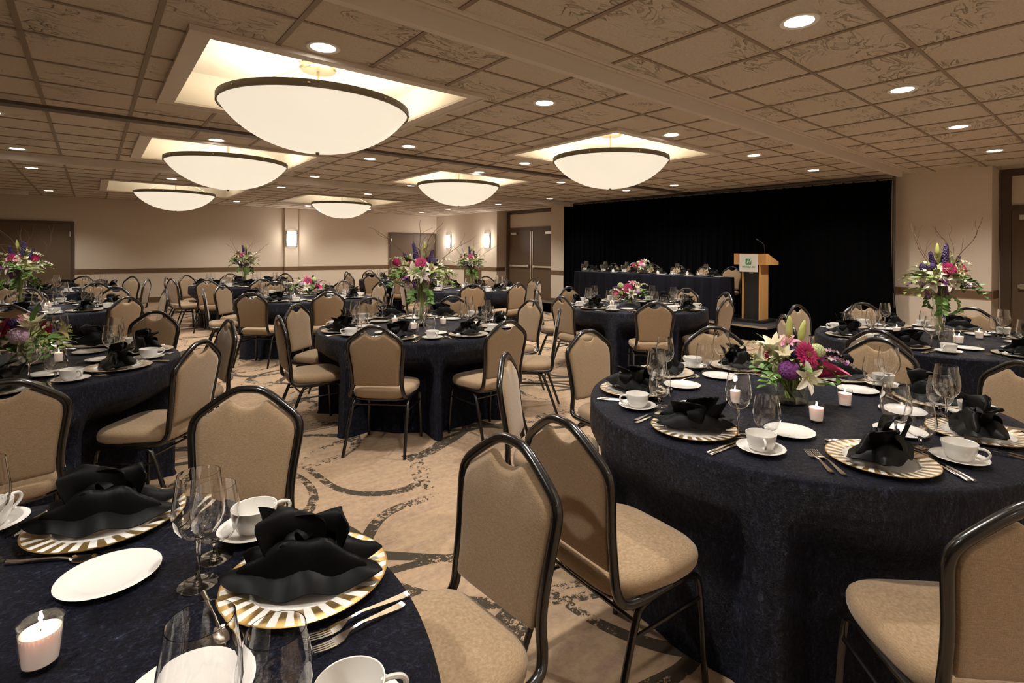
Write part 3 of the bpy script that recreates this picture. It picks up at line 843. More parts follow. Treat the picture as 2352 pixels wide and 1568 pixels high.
# ------------------------------------------------------------------ flowers
def petal(mb, base, ang, tilt, L, W, curl, n=5, cup=.25, tip=1.0):
    """a petal leaving `base` in the direction ang (about z), raised by tilt, bending by curl over its length"""
    ca, sa = cos(ang), sin(ang)
    def f(a, b):
        th = tilt + curl * a; s = a * L
        # arc length along a circular bend
        if abs(curl) < 1e-3: rr, zz = s * cos(tilt), s * sin(tilt)
        else: rr = L / curl * (sin(tilt + curl * a) - sin(tilt)); zz = -L / curl * (cos(tilt + curl * a) - cos(tilt))
        w = W * (sin(pi * min(1, a * .92 + .06) ** tip)) ** .8 if a < 1 else W * .02
        x = (b - .5) * w; k = cup * w * (2 * b - 1) ** 2
        rr -= k * sin(th); zz += k * cos(th)
        return (base[0] + rr * ca - x * sa, base[1] + rr * sa + x * ca, base[2] + zz)
    mb.grid(f, n, 2)
FL = {}
def flower(kind, colr):
    key = (kind, colr)
    if key in FL: return FL[key]
    rnd = random.Random(sum(map(ord, kind + colr))); mb = MB(); mats = [M[colr], M['stem'], M['disc'], M['bud']]
    if kind == 'gerbera':
        for k in range(22): petal(mb, (.0, 0, -.002), 2 * pi * k / 22 + rnd.uniform(-.05, .05), .18, .05, .013, -.25 + rnd.uniform(-.1, .1), 4, .15, 1.2)
        for k in range(16): petal(mb, (.0, 0, .003), 2 * pi * k / 16 + .1, .38, .034, .010, -.3, 4, .15, 1.2)
        for k in range(14): petal(mb, (0, 0, .005), 2 * pi * k / 14, .6, .02, .006, -.3, 3)
        mb.cur = 2; mb.lathe([(.013, .004), (.012, .010), (.007, .0125), (0, .012)], 14)
        mb.cur = 1; mb.tube([(0, 0, -.10), (0, 0, 0)], .003, 6)
    elif kind == 'lily':
        for k in range(6): petal(mb, (0, 0, -.02 + .002 * (k % 2)), 2 * pi * k / 6 + (k % 2) * .08, 1.0 - .1 * (k % 2), .085, .034 if k % 2 else .026, -1.1, 7, .28, 1.0)
        mb.cur = 3
        for k in range(6):
            a = 2 * pi * k / 6 + .4; mb.tube([(0, 0, -.01), (.012 * cos(a), .012 * sin(a), .02), (.024 * cos(a), .024 * sin(a), .042)], .0011, 5)
            mb.tube([(.024 * cos(a) - .005 * sin(a), .024 * sin(a) + .005 * cos(a), .042), (.024 * cos(a) + .005 * sin(a), .024 * sin(a) - .005 * cos(a), .043)], .002, 5)
        mb.cur = 1; mb.tube([(0, 0, -.10), (0, 0, -.02)], .0035, 6)
    elif kind == 'trumpet':   # lily half open
        for k in range(6): petal(mb, (0, 0, -.05), 2 * pi * k / 6, 1.42, .105, .034, -.75, 7, .3, .9)
        mb.cur = 1; mb.tube([(0, 0, -.12), (0, 0, -.045)], .0035, 6)
    elif kind == 'bud':
        mb.lathe([(0, -.035), (.007, -.032), (.0125, -.012), (.0125, .01), (.008, .034), (.003, .046), (0, .049)], 10)
        mb.cur = 1; mb.tube([(0, 0, -.11), (0, 0, -.033)], .003, 6)
    elif kind == 'calla':
        def f(a, b):
            t = (b - .5) * 2 * pi * .97; h = a; r = .006 + .026 * h ** 1.8; lip = (.5 + .5 * cos(t)) * h ** 2
            return ((r + .014 * lip) * cos(t), (r + .004 * lip) * sin(t), -.05 + .075 * h + .032 * lip - .012 * (1 - lip) * h ** 3)
        mb.grid(f, 8, 16); mb.cur = 3; mb.tube([(0, 0, -.03), (0, 0, .018)], .004, 6)
        mb.cur = 1; mb.tube([(0, 0, -.12), (0, 0, -.045)], .0045, 6)
    elif kind in ('hydrangea', 'delphinium'):
        N = 90 if kind == 'hydrangea' else 70
        for k in range(N):
            if kind == 'hydrangea':
                z = 1 - 1.55 * (k + .5) / N; a = k * 2.39996; rr = sqrt(max(0, 1 - z * z)); d = Vector((rr * cos(a), rr * sin(a), z)); p = d * .036
            else:
                z = k / N; a = k * 2.39996; d = Vector((cos(a), sin(a), .4)).normalized(); p = Vector((.019 * (1 - .6 * z) * cos(a), .019 * (1 - .6 * z) * sin(a), -.05 + .13 * z))
            q = d.to_track_quat('Z', 'Y')
            for m in range(4):
                sub = MB(); petal(sub, (0, 0, 0), m * pi / 2 + k, .35, .0125, .011, -.3, 2, .1)
                b = len(mb.v); mb.v += [tuple(q @ Vector(v) + p) for v in sub.v]
                for fc in sub.f: mb.face(*[b + i for i in fc])
        mb.cur = 1; mb.tube([(0, 0, -.11), (0, 0, -.01)], .003, 6)
        if kind == 'hydrangea': mb.lathe([(0, .022), (.018, .016), (.024, 0), (.018, -.016), (0, -.024)], 8)
    elif kind == 'sprig':     # arching spray of small blossoms
        path = [Vector((0, 0, -.08)), Vector((.004, 0, -.02)), Vector((.02, 0, .03)), Vector((.05, 0, .065)), Vector((.095, 0, .078)), Vector((.14, 0, .066))]
        P = chaikin(path, 2); mb.cur = 1; mb.tube(P, .0018, 5); mb.cur = 0
        for i, k in enumerate(range(3, len(P), 2)):
            p = P[k]; s = 1.0 - .55 * i / 9; q = Vector((rnd.uniform(-.3, .5), rnd.choice((-1, 1)) * .8, rnd.uniform(-.2, .9))).normalized().to_track_quat('Z', 'Y')
            for m in range(5):
                sub = MB(); petal(sub, (0, 0, .004), m * 2 * pi / 5, .25, .021 * s, .015 * s, -.25, 3, .12)
                b = len(mb.v); mb.v += [tuple(q @ Vector(v) + p) for v in sub.v]
                for fc in sub.f: mb.face(*[b + j for j in fc])
    elif kind == 'leaf':
        petal(mb, (0, 0, -.02), 0, 1.1, .105, .044, -.9, 7, .18, .9)
    elif kind == 'roundleaf':
        petal(mb, (0, 0, -.01), 0, 1.0, .062, .055, -.7, 6, .12, .8)
        petal(mb, (0, 0, -.015), 2.2, .9, .055, .048, -.6, 6, .12, .8)
    elif kind == 'longleaf':
        petal(mb, (0, 0, -.03), 0, 1.45, .17, .024, -.55, 8, .2, .8)
    elif kind == 'leafspray':
        P = [Vector((0, 0, -.06)), Vector((.02, 0, 0)), Vector((.055, 0, .03)), Vector((.10, 0, .035)), Vector((.14, 0, .015))]
        mb.cur = 1; mb.tube(chaikin(P, 1), .0018, 5); mb.cur = 0
        for k in range(11):
            a = (k + 1) / 11; p = P[1].lerp(P[4], a) + Vector((0, 0, .02 * sin(pi * a))); s = 1 if k % 2 else -1
            petal(mb, p, s * 1.0 + rnd.uniform(-.3, .3), rnd.uniform(-.2, .7), .045, .024, -.4, 4, .15, .9)
    FL[key] = mb.mesh(kind, mats, weld=False, auto=70)
    return FL[key]
KNAME = dict(gerbera='gerbera_bloom', lily='lily_bloom', trumpet='half_open_lily', bud='lily_bud', calla='calla_lily', hydrangea='hydrangea_head', delphinium='delphinium_spike', sprig='orchid_spray', leaf='leaf', roundleaf='leaf', longleaf='long_leaf', leafspray='leaf_spray')
def put_flower(parent, kind, colr, pos, direction, size, roll=0.):
    o = link(KNAME[kind], flower(kind, colr), parent)
    q = Vector(direction).normalized().to_track_quat('Z', 'Y') @ Quaternion((0, 0, 1), roll)
    o.rotation_mode = 'QUATERNION'; o.rotation_quaternion = q; o.location = pos; o.scale = (size,) * 3
    return o
A_, B_ = RT, (-FW[0], -FW[1])         # bouquet lists are given to the right, up and towards the dining side the camera is on
def bouquet(name, loc, base_z, heads, lab, stem_len, neck, rnd, branches=0, foot_spread=.03, zb=None):
    """heads: (kind, colour, right, up, toward, size) measured from the vase mouth"""
    t = thing(name, lab, 'flowers', (loc[0], loc[1], base_z), 0, 'flower bouquets')
    st = MB(); n = 0
    for (kind, colr, r, z, w, s) in heads:
        p = Vector((A_[0] * r + B_[0] * w, A_[1] * r + B_[1] * w, z)); d = Vector((p.x, p.y, max(.02, z + .06)))
        if kind in ('gerbera', 'hydrangea', 'lily'): d = Vector((p.x * 1.0 + B_[0] * w * .6, p.y + B_[1] * w * .6, max(z * .55, .03)))
        if kind in ('sprig', 'leafspray'): d = Vector((p.x * .5, p.y * .5, .8)); 
        roll = rnd.uniform(0, 6.28)
        o = put_flower(t, kind, colr, p, d, s, roll)
        if kind in ('sprig', 'leafspray', 'leaf', 'roundleaf', 'longleaf'):
            # aim the arch outwards
            out = Vector((p.x, p.y, 0)); out = out.normalized() if out.length > .005 else Vector((A_[0], A_[1], 0))
            zax = Vector((out.x * .35, out.y * .35, .9)).normalized() if z > -.02 else Vector((out.x * .9, out.y * .9, .25)).normalized()
            yax = zax.cross(out).normalized(); xax = yax.cross(zax)
            o.rotation_quaternion = Matrix((xax, yax, zax)).transposed().to_quaternion()
        if n < 34 and kind not in ('leaf', 'roundleaf'):
            n += 1; a = rnd.uniform(0, 6.28); q = neck * rnd.uniform(.3, .9); e = foot_spread * rnd.uniform(.3, .95)
            st.tube(chaikin([p - d.normalized() * .09 * s if kind not in ('sprig', 'leafspray', 'longleaf') else p, (q * cos(a) * .6 + p.x * .25, q * sin(a) * .6 + p.y * .25, min(z * .4, .05)), (q * cos(a), q * sin(a), -.02), (e * cos(a + 2.2), e * sin(a + 2.2), -stem_len)], 2), .0042, 6)
    st.obj('stems', M['stem'], t, weld=False)
    for b in range(branches):
        a = 2 * pi * b / branches + rnd.uniform(-.5, .5); p = Vector((.015 * cos(a), .015 * sin(a), -.05)); d = Vector((.20 * cos(a), .20 * sin(a), 1)).normalized()
        P = [p.copy()]; L = rnd.uniform(.55, .78)
        for k in range(14):
            d = (d + Vector((rnd.uniform(-.33, .33) + .07 * cos(a), rnd.uniform(-.33, .33) + .07 * sin(a), rnd.uniform(-.12, .22)))).normalized(); p = p + d * L / 14; P.append(p.copy())
        P = chaikin(P, 1); mb = MB().tube(P, [.0046 * (1 - .75 * i / len(P)) for i in range(len(P))], 5)
        for f_ in (.5, .7):
            s = P[int(len(P) * f_)].copy(); e = d.copy(); Q = [s.copy()]
            for k in range(5): e = (e + Vector((rnd.uniform(-.5, .5), rnd.uniform(-.5, .5), rnd.uniform(-.2, .3)))).normalized(); s = s + e * .032; Q.append(s.copy())
            mb.tube(chaikin(Q, 1), .0013, 4)
        mb.obj('twig', M['twig'], t, weld=False)
    return t
def low_vase():
    t = MB().lathe([(0, 0), (.074, 0), (.080, .004), (.082, .10), (.0805, .1005), (.078, .098), (.076, .012), (0, .010)], 40).obj('low_glass_vase', M['thin'], auto=60)
    MB().lathe([(0, .011), (.0755, .011), (.0755, .07), (0, .0705)], 32).obj('water', M['thin'], t)
    return t
def tall_vase():
    t = thing('tall_glass_vase')
    MB().lathe([(0, .03), (.022, .032), (.030, .06), (.036, .14), (.044, .25), (.056, .36), (.064, .415), (.0625, .4155), (.054, .36), (.042, .25), (.034, .14), (.028, .062), (.018, .042), (0, .04)], 36).obj('vase_body', M['thin'], t, auto=60)
    MB().lathe([(0, .034), (.020, .031), (.024, .020), (.05, .009), (.072, .004), (.072, .0), (0, 0)], 36).obj('foot', M['vase'], t)
    return t
LV, TV = low_vase(), tall_vase()
G = 'gerbera'; LI = 'lily'
LOW = [  # the bouquet on the large right table, read from the picture
    (G, 'magenta', .04, .125, .085, 1.4), (LI, 'white_petal', .02, .03, .125, 1.05), ('trumpet', 'cream', -.085, .15, .03, 1.25), ('bud', 'bud', .0, .235, .0, 1.25), ('bud', 'bud', .065, .215, -.01, 1.25), ('trumpet', 'cream', -.06, .12, .08, .9),
    ('hydrangea', 'purple', -.05, .06, .10, 1.15), ('calla', 'magenta', .125, .05, .085, 1.4), ('hydrangea', 'green_bloom', .105, .13, .04, 1.0), (LI, 'pink', -.02, .17, .02, .8), ('sprig', 'lilac', .10, .06, .03, 1.05), ('sprig', 'purple', .08, .08, .05, .9),
    ('roundleaf', 'leaf', -.15, .05, .04, 1.2), ('roundleaf', 'pale_leaf', -.12, .08, .03, 1.1), ('leaf', 'leaf', -.085, .015, .09, 1.2), ('leaf', 'leaf', .06, .0, .11, 1.1), ('leaf', 'pale_leaf', -.03, .10, .07, .9), ('leaf', 'leaf', .13, .02, .02, 1.2), ('leafspray', 'leaf', -.08, .04, .07, 1.0), ('leafspray', 'leaf', .05, .07, .05, 1.0),
    ('longleaf', 'leaf', -.04, .11, -.02, 1.0), ('sprig', 'cream', -.09, .13, .0, .9), ('sprig', 'lilac', .12, .10, .0, .8), ('leaf', 'leaf', -.11, .04, .05, 1.2), ('leaf', 'leaf', .0, .06, .10, 1.1), ('hydrangea', 'violet', .0, .13, .04, .8),
    (G, 'magenta', -.03, .10, -.09, 1.1), (LI, 'white_petal', .06, .06, -.10, 1.0), (LI, 'cream', -.10, .07, -.07, 1.0), ('hydrangea', 'purple', .0, .06, -.11, 1.0), ('hydrangea', 'green_bloom', .02, .10, -.02, 1.2), ('leaf', 'leaf', -.06, .02, -.10, 1.2), ('leaf', 'leaf', .09, .02, -.08, 1.2), ('leafspray', 'leaf', .0, .03, -.12, 1.1), ('hydrangea', 'green_bloom', -.02, .04, .0, 1.4), ('roundleaf', 'leaf', .03, .03, .06, 1.2), ('roundleaf', 'leaf', -.04, .03, -.05, 1.2)]
def vary(lst, rnd, flip, ws=1.0):
    out = []
    cols = {'purple': ['purple', 'violet', 'lilac'], 'lilac': ['lilac', 'white_petal', 'purple']}
    for (k, c, r, z, w, s) in lst:
        if k == 'bud' and lst is LOW: continue
        if k in ('sprig', 'leafspray') and lst is not LOW: r, w = r * .72, w * .8
        out.append((k, rnd.choice(cols.get(c, [c])), (-r if flip else r) * ws + rnd.uniform(-.02, .02), z + rnd.uniform(-.015, .015), w * ws + rnd.uniform(-.02, .02), s * rnd.uniform(.9, 1.1)))
    return out
def tall_list(rnd, kind=0):
    L = [(G, 'magenta', .01, .17, .12, 1.3), (LI, 'cream', -.05, .09, .15, 1.3), (LI, 'white_petal', .04, .06, .16, 1.1), (LI, 'cream', -.14, .11, .08, 1.2), (LI, 'white_petal', .16, .04, .08, 1.2), (LI, 'cream', .10, .12, .10, 1.0), (LI, 'cream', -.19, .05, .04, 1.0),
         ('hydrangea', 'lilac', .06, .05, .13, 1.0), ('hydrangea', 'purple', -.08, .03, .12, .9), ('hydrangea', 'violet', .11, .18, .05, 1.0), ('delphinium', 'violet', -.06, .26, .02, 1.1), ('delphinium', 'violet', .08, .21, .03, 1.0), ('delphinium', 'violet', -.13, .19, .03, .9),
         ('trumpet', 'cream', .0, .27, .0, 1.1), ('bud', 'bud', .02, .31, .0, 1.3), ('trumpet', 'cream', -.10, .21, .03, 1.1), ('trumpet', 'white_petal', .15, .14, .03, 1.0), ('calla', 'magenta', -.21, .15, .03, 1.1), (G, 'magenta', .13, .10, .09, .8), (LI, 'pink', -.10, .15, .09, .8),
         ('sprig', 'lilac', .10, .02, .10, 1.21), ('sprig', 'cream', .15, .05, .04, 1.25), ('sprig', 'lilac', -.12, .0, .06, 1.21), ('sprig', 'white_petal', -.15, .06, .03, 1.25), ('sprig', 'lilac', .05, .0, .13, 1.13), ('sprig', 'purple', -.06, .0, .13, 1.08), ('sprig', 'cream', .14, .16, .02, 1.08), ('sprig', 'cream', -.15, .17, .02, 1.08), ('sprig', 'white_petal', .0, .02, .15, 1.08),
         ('leafspray', 'leaf', -.13, -.01, .07, 1.29), ('leafspray', 'pale_leaf', .14, .0, .05, 1.29), ('leafspray', 'leaf', -.04, -.03, .12, 1.17), ('leafspray', 'leaf', .07, -.03, .11, 1.21), ('leafspray', 'pale_leaf', -.16, .05, .0, 1.25), ('leafspray', 'pale_leaf', .15, .09, .03, 1.17), ('leafspray', 'pale_leaf', -.12, .10, .07, 1.13),
         ('leaf', 'leaf', -.08, .06, .10, 1.6), ('leaf', 'leaf', .09, .07, .08, 1.6), ('leaf', 'pale_leaf', .02, .12, .12, 1.3), ('leaf', 'leaf', -.05, .18, .03, 1.5), ('leaf', 'pale_leaf', .13, .11, .02, 1.5), ('leaf', 'pale_leaf', -.15, .10, .03, 1.5), ('longleaf', 'pale_leaf', .0, .18, -.02, 1.1), ('longleaf', 'pale_leaf', -.05, .14, .0, 1.1), ('longleaf', 'leaf', .05, .14, .0, 1.0)]
    L += [('leafspray', 'leaf', -.09, .08, .10, 1.3), ('leafspray', 'pale_leaf', .09, .10, .09, 1.2), ('leafspray', 'leaf', .0, .12, .12, 1.0), ('leaf', 'pale_leaf', -.10, .13, .07, 1.3), ('leaf', 'pale_leaf', .08, .16, .06, 1.3), ('roundleaf', 'leaf', .14, .03, .06, 1.4), ('roundleaf', 'leaf', -.13, .03, .08, 1.4), ('bud', 'bud', -.12, .15, .08, 1.1), ('bud', 'bud', .12, .17, .05, 1.0)]
    back = [(k, c, r * .9, z, -w - .02, s) for (k, c, r, z, w, s) in L if k in (LI, 'hydrangea', 'leafspray', 'leaf', 'sprig', G) and rnd.random() < .55]
    core = [('hydrangea', 'green_bloom', .0, .06, .0, 1.7), ('hydrangea', 'green_bloom', .04, .13, .02, 1.4), ('hydrangea', 'cream', -.05, .12, .03, 1.3)]
    return L + back + core
def centrepieces():
    for key, c, name in (('B1', (2.535, 1.10), None), ('A2', (-.30, 4.35), None), ('B3', (2.50, 8.12), None), ('C2', (5.50, 4.45), None)):
        desc = TABLES[key][2]; r = random.Random(sum(map(ord, key)))
        dup(LV, (c[0], c[1], TZ), 0, 'short round glass vase on the ' + desc, 'vase', 'low glass vases')
        ws = 1.0 if key == 'B1' else 1.15
        hs = LOW if key == 'B1' else vary(LOW, r, key in ('A2', 'C2'), ws)
        if key == 'A2': hs += [('longleaf', 'leaf', .07, .16, .04, 1.2), ('leafspray', 'leaf', .12, .02, .06, 1.2), ('leafspray', 'pale_leaf', .14, .05, .03, 1.1), ('leaf', 'leaf', .05, .0, .11, 1.2)]
        bouquet('flower_bouquet', c, TZ + .115, hs, 'low bouquet of lilies and gerberas on the ' + desc, .092, .06, r)
    for key, c, sz in (('B2', (2.372, 4.38), 0), ('C1', (5.43, 1.135), 1), ('A3', (-.63, 8.38), 0), ('B4', (2.32, 11.5), 1), ('C3', (5.50, 8.25), 1)):
        desc = TABLES[key][2]; r = random.Random(sum(map(ord, key)) + 5)
        dup(TV, (c[0], c[1], TZ), 0, 'tall trumpet glass vase on the ' + desc, 'vase', 'tall glass vases')
        lst = tall_list(r)
        if key != 'B2': lst = vary(lst, r, r.random() < .5, .8)
        bouquet('tall_flower_bouquet', c, TZ + .42, lst, 'tall bouquet with twigs on the ' + desc, .36, .045, r, 5, .022)
centrepieces()
CANDLE = {'B1': [(2.312, 1.253), (2.328, .898), (2.669, .907)], 'A1': [(-.063, 1.201)], 'A2': [(-.201, 4.65), (-.149, 4.319)], 'B2': [(2.212, 4.609), (2.198, 4.207), (2.56, 4.309)],
          'C1': [(5.40, 1.43), (5.66, .92), (5.219, .968)], 'A3': [(-.40, 7.96), (-.38, 8.30), (-.80, 8.20)], 'B3': [(2.20, 7.80), (2.62, 7.83)], 'C2': [(5.14, 4.46)], 'C3': [(5.22, 8.10)]}
def candles():
    for key, l in CANDLE.items():
        for n, (u, v) in enumerate(l):
            al = (u * RT[0] + v * RT[1]) / (u * FW[0] + v * FW[1])
            others = sorted(((a * RT[0] + b * RT[1]) / (a * FW[0] + b * FW[1]), (a, b)) for a, b in l)
            k = [o[1] for o in others].index((u, v)); nm = {1: ['single'], 2: ['left', 'right'], 3: ['left', 'middle', 'right']}[len(l)][k]
            dup(PR['candle'], (u, v, TZ), random.uniform(0, 6), '%s lit pink votive candle, %s' % (nm, TABLES[key][2]), 'candle', 'votive candles')
            if key in ('A1', 'A2', 'B1', 'B2', 'C1'): lamp('POINT', 'candle_lamp', (u, v, TZ + .115), .015, (1, .62, .32), .012)
candles()

# ------------------------------------------------------------------ stage, curtain, head table, podium
RZ = .25
def stage():
    t = thing('stage_riser', 'low black stage platform with pleated skirt under the head table', 'stage', (8.4, 4.0, 0))
    MB().box(0, 1.28, 0, 5.6, RZ - .03, RZ).obj('deck', M['riser'], t, smooth=False)
    MB().box(-.012, 0, -.012, 5.6, RZ - .028, RZ + .002).box(0, 1.28, -.012, 0, RZ - .028, RZ + .002).obj('edge_strip', M['steel'], t, smooth=False)
    mb = MB(); n = 460
    for k in range(n + 1):
        s = k / n * (5.6 + 1.2); a = sin(s * 2 * pi / .075) * .012 + .004 * sin(s * 31)
        p = (.02 + a, 5.6 - s) if s < 5.6 else (s - 5.6 + .02, .02 + a)
        for z in (.003, RZ - .03): mb.v.append((*p, z))
        if k: b = 2 * k - 2; mb.face(b, b + 2, b + 3, b + 1)
    mb.obj('pleated_skirt', M['velvet'], t, auto=80)
    # drape
    c = thing('stage_curtain', 'tall black drape hanging behind the head table and podium', 'curtain', (9.80, 0, 0))
    mb = MB(); v0, v1 = 2.66, 10.22; n = 620; zs = [.02, .6, 1.2, 1.8, 2.3, 2.56, 2.66]
    for k in range(n + 1):
        q = k / n
        for z in zs:
            h = z / 2.66; v = v0 + q * (v1 - v0)
            v += (1 - h) ** 1.5 * .10 * (1 - q) ** 6 * -1 + .04 * sin(h * 3) * (1 - q) ** 8
            a = (.020 * sin(v * 2 * pi / .17 + .8 * sin(v * 1.7)) + .010 * sin(v * 2 * pi / .071 + 2)) * (1.25 - .5 * h)
            mb.v.append((a, v, z + .052 * q))
    m = len(zs)
    for k in range(n):
        for i in range(m - 1): b = k * m + i; mb.face(b, b + m, b + m + 1, b + 1)
    o = mb.mesh('drape', M['velvet'], auto=80); link('drape', o, c)
    MB().tube([(0, v0 - .02, 2.655), (0, v1, 2.71)], .02, 10).obj('curtain_rod', M['darkmetal'], c)
    MB().tube([(0.03, v0 - .01, 0), (.03, v0 - .01, 2.70)], .02, 10).box(-.10, .12, v0 - .08, v0 + .1, 0, .012).obj('support_upright', M['darkmetal'], c)
stage()
def head_table():
    u0, u1, v0, v1, top = 8.60, 9.07, 4.93, 8.60, RZ + TZ
    mb = MB(); n = 520
    per = 2 * (u1 - u0) + 2 * (v1 - v0)
    def pt(s):
        s %= per
        for (a, b, L) in (((u0, v0), (u0, v1), v1 - v0), ((u0, v1), (u1, v1), u1 - u0), ((u1, v1), (u1, v0), v1 - v0), ((u1, v0), (u0, v0), u1 - u0)):
            if s <= L: f = s / L; return (a[0] + (b[0] - a[0]) * f, a[1] + (b[1] - a[1]) * f), ((b[1] - a[1]) / L, -(b[0] - a[0]) / L)
            s -= L
        return (u0, v0), (0, 0)
    zs = [top, top - .006, top - .02, top - .2, top - .45, RZ + .02, RZ + .004]; R = len(zs)
    for k in range(n):
        s = per * k / n; (x, y), (nx, ny) = pt(s); nx, ny = -nx, -ny
        w = sin(s * 2 * pi / .31 + 1.7 * sin(s * 2.1)) * .6 + .3 * sin(s * 2 * pi / .11 + 2 * sin(s * 1.3))
        for i, z in enumerate(zs):
            d = 0 if i == 0 else .006 + (.016 * w + .012) * min(1, (top - z) / .35) if i > 1 else .004
            mb.v.append((x + nx * d, y + ny * d, z))
    for k in range(n):
        j = (k + 1) % n
        for i in range(R - 1): mb.face(k * R + i, j * R + i, j * R + i + 1, k * R + i + 1)
    mb.face(*[k * R for k in range(n)])
    tag(mb.obj('head_tablecloth', M['skirt'], weld=False, auto=80), 'long navy pleated cloth draped over the head table on the stage', 'tablecloth')
    seats = [8.28, 7.70, 7.10, 6.47, 5.85, 5.24]; nm = ['first', 'second', 'third', 'fourth', 'fifth', 'last']
    rnd = random.Random(3)
    for v, w in zip(seats, nm):
        S = 'on the head table, %s place from the left' % w
        dup(CH, (9.335, v, RZ + .004), pi / 2 + rnd.uniform(-.06, .06), 'tan chair behind the head table, %s from the left' % w, 'chair', 'chairs at the head table')
        def at(r, t, z=0): return (u0 + r, v + t, top + z)
        vv = v if v > 5.3 else v - .0
        put = lambda k, r, t, z, rz, lab, cat, grp: dup(PR[k] if isinstance(k, str) else k, at(r, t, z), rz, lab, cat, grp)
        put('charger', .30, 0, 0, 0, 'gold-striped charger plate ' + S, 'plate', 'charger plates')
        put(NAPS[0], .30, 0, .0035, rnd.uniform(-.5, .5) - 1.2, 'folded black napkin ' + S, 'napkin', 'black napkins on the chargers')
        put('bread', .11, -.2, 0, 0, 'small white bread plate ' + S, 'plate', 'bread plates')
        put('saucer', .30, .28, 0, 0, 'white saucer under the cup ' + S, 'saucer', 'saucers')
        put('cup', .30, .28, .0052, 1, 'white coffee cup ' + S, 'cup', 'coffee cups')
        put('wine', .13, .06, 0, 0, 'tall wine glass ' + S, 'glass', 'wine glasses')
        put('goblet', .14, .17, 0, 0, 'short-stemmed water goblet ' + S, 'glass', 'water goblets')
    dup(LV, (8.74, 6.79, top), 0, 'short round glass vase on the head table', 'vase', 'low glass vases')
    bouquet('flower_bouquet', (8.74, 6.79), top + .105, vary(LOW, random.Random(9), True, .8), 'pale low bouquet on the head table', .092, .06, random.Random(9))
    for v, w in ((7.52, 'left'), (6.35, 'middle'), (5.68, 'right')):
        dup(PR['candle'], (8.70, v, top), 0, '%s lit votive candle on the head table' % w, 'candle', 'votive candles')
head_table()
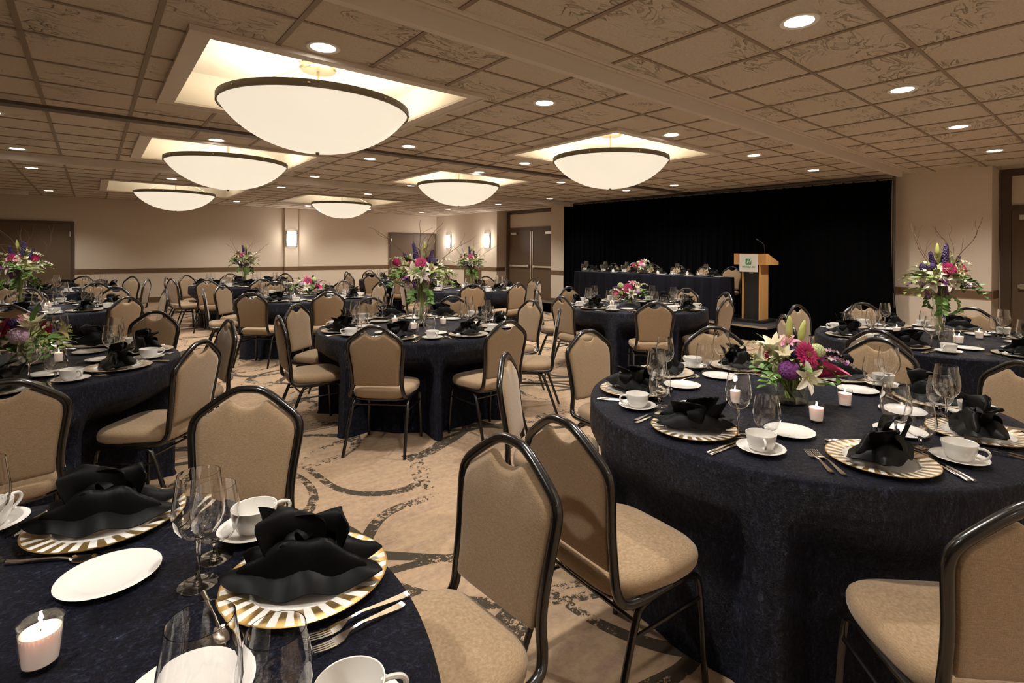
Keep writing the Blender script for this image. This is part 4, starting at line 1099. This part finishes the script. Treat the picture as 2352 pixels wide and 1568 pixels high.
def podium():
    t = thing('podium', 'maple podium with black front panel standing on the stage riser', 'podium', (8.9, 4.26, RZ + .003))
    W, D = .585, .47
    pl = [(-.10, -.01), (-.13, .10), (-.13, .50), (-.10, .60), (.42, .60), (.46, .50), (.46, .08), (.42, -.01)]
    MB().prism(chaikin_xy(pl), 0, .04).obj('base_plate', M['panel'], t, smooth=False)
    mb = MB().box(0, .31, .105, .125, .04, 1.0); mb.obj('side_panel', M['wood'], t, smooth=False)
    MB().box(0, .31, .41, .43, .04, 1.0).obj('side_panel', M['wood'], t, smooth=False)
    MB().box(.03, .05, .125, .41, .04, 1.0).obj('front_panel', M['panel'], t, smooth=False)
    MB().box(.022, .03, .24, .31, .845, .855 + .008).obj('name_plate', M['steel'], t, smooth=False)
    mb = MB(); z0, z1, zb = .998, 1.193, 1.05
    prof = [(0, z0), (D, z0), (D, zb), (.06, z1), (0, z1)]
    for y in (0, W): mb.v += [(x, y, z) for x, z in prof]
    n = len(prof); mb.face(*range(n)); mb.face(*[n + k for k in reversed(range(n))])
    for k in range(n): j = (k + 1) % n; mb.face(k, n + k, n + j, j)
    mb.obj('desk_top', M['wood'], t, smooth=False)
    P = chaikin([(.04, .045, z1 - .005), (.04, .045, z1 + .10), (.03, .06, z1 + .17), (.0, .13, z1 + .225)], 3)
    m = MB().tube(P, .005, 8).obj('microphone_stem', M['panel'], t)
    MB().tube([P[-1], P[-1] + (P[-1] - P[-2]).normalized() * .05], [.008, .010], 10).obj('microphone_head', M['panel'], m)
    # the white card with green emblem and lettering hung on the front
    card = thing('logo_sign', 'white card with green H emblem and lettering on the podium front', 'sign', (8.9 - .006, 4.26, RZ))
    ya, yb, za, zb_ = .145, .475, .875, 1.19
    MB().box(-.004, .004, ya, yb, za, zb_).obj('card', M['card'], card, smooth=False)
    cy_, cz_ = (ya + yb) / 2, 1.055; s = .053
    r = .012; pts = []
    for (sx, sy, a0) in ((1, 1, 0), (-1, 1, 90), (-1, -1, 180), (1, -1, 270)):
        for k in range(5): a = radians(a0 + k * 22.5); pts.append((sx * (s - r) + r * cos(a), sy * (s - r) + r * sin(a)))
    mb = MB(); b = 0
    for x in (-.0052, -.004): mb.v += [(x, cy_ + p, cz_ + q) for p, q in pts]
    n = len(pts); mb.face(*range(n)); mb.face(*[n + k for k in range(n)])
    for k in range(n): j = (k + 1) % n; mb.face(k, j, n + j, n + k)
    mb.obj('emblem', M['green_ink'], card, smooth=False)
    def text(body, size, z, m, name, x, shear=0., extr=.0004, bold=0.):
        cu = bpy.data.curves.new(name, 'FONT'); cu.body = body; cu.size = size; cu.align_x = 'CENTER'; cu.align_y = 'CENTER'; cu.shear = shear; cu.extrude = extr; cu.offset = bold
        o = bpy.data.objects.new('tmp', cu); COL.objects.link(o); bpy.context.view_layer.update()
        me = bpy.data.meshes.new_from_object(o.evaluated_get(bpy.context.evaluated_depsgraph_get())); bpy.data.objects.remove(o)
        me.materials.clear(); me.materials.append(m)
        q = link(name, me, card); q.rotation_euler = (pi / 2, 0, -pi / 2); q.location = (x, cy_, z); return q
    text('H', .10, cz_, M['card'], 'emblem_letter', -.0058, .35, bold=.003)
    text('Holiday Inn', .052, .965, M['green_ink'], 'lettering', -.0048, .3, bold=.0006)
def chaikin_xy(p): return [(v[0], v[1]) for v in chaikin([(a, b, 0) for a, b in p], 2, True)]
podium()

# ------------------------------------------------------------------ camera and output look
cam = bpy.data.cameras.new('camera'); co = bpy.data.objects.new('camera', cam); COL.objects.link(co)
ROLL = .0068
r0, up, fw = Vector((RT[0], RT[1], 0)), Vector((0, 0, 1)), Vector((FW[0], FW[1], 0))
xc = r0 * cos(ROLL) + up * sin(ROLL); yc = -r0 * sin(ROLL) + up * cos(ROLL)
mw = Matrix((xc, yc, -fw)).transposed().to_4x4(); mw.translation = (0, 0, HC); co.matrix_world = mw
cam.sensor_fit = 'HORIZONTAL'; cam.sensor_width = 36; cam.lens = F_ / 2352 * 36
cam.shift_x = (1176 - CX_) / 2352; cam.shift_y = (CY_ - 784) / 2352
cam.clip_start = .02; cam.clip_end = 60
sc.camera = co
w = bpy.data.worlds.new('room_dark'); sc.world = w; w.use_nodes = True
w.node_tree.nodes['Background'].inputs[0].default_value = (.02, .017, .014, 1)
sc.view_settings.view_transform = 'Standard'; sc.view_settings.look = 'None'; sc.view_settings.gamma = 1
sc.view_settings.use_curve_mapping = False
sc.view_settings.exposure = 1.36
try:
    sc.cycles.transparent_max_bounces = 24; sc.cycles.max_bounces = 14; sc.cycles.transmission_bounces = 12; sc.cycles.glossy_bounces = 6; sc.cycles.sample_clamp_indirect = 6
    sc.cycles.caustics_reflective = False; sc.cycles.caustics_refractive = False
except Exception: pass
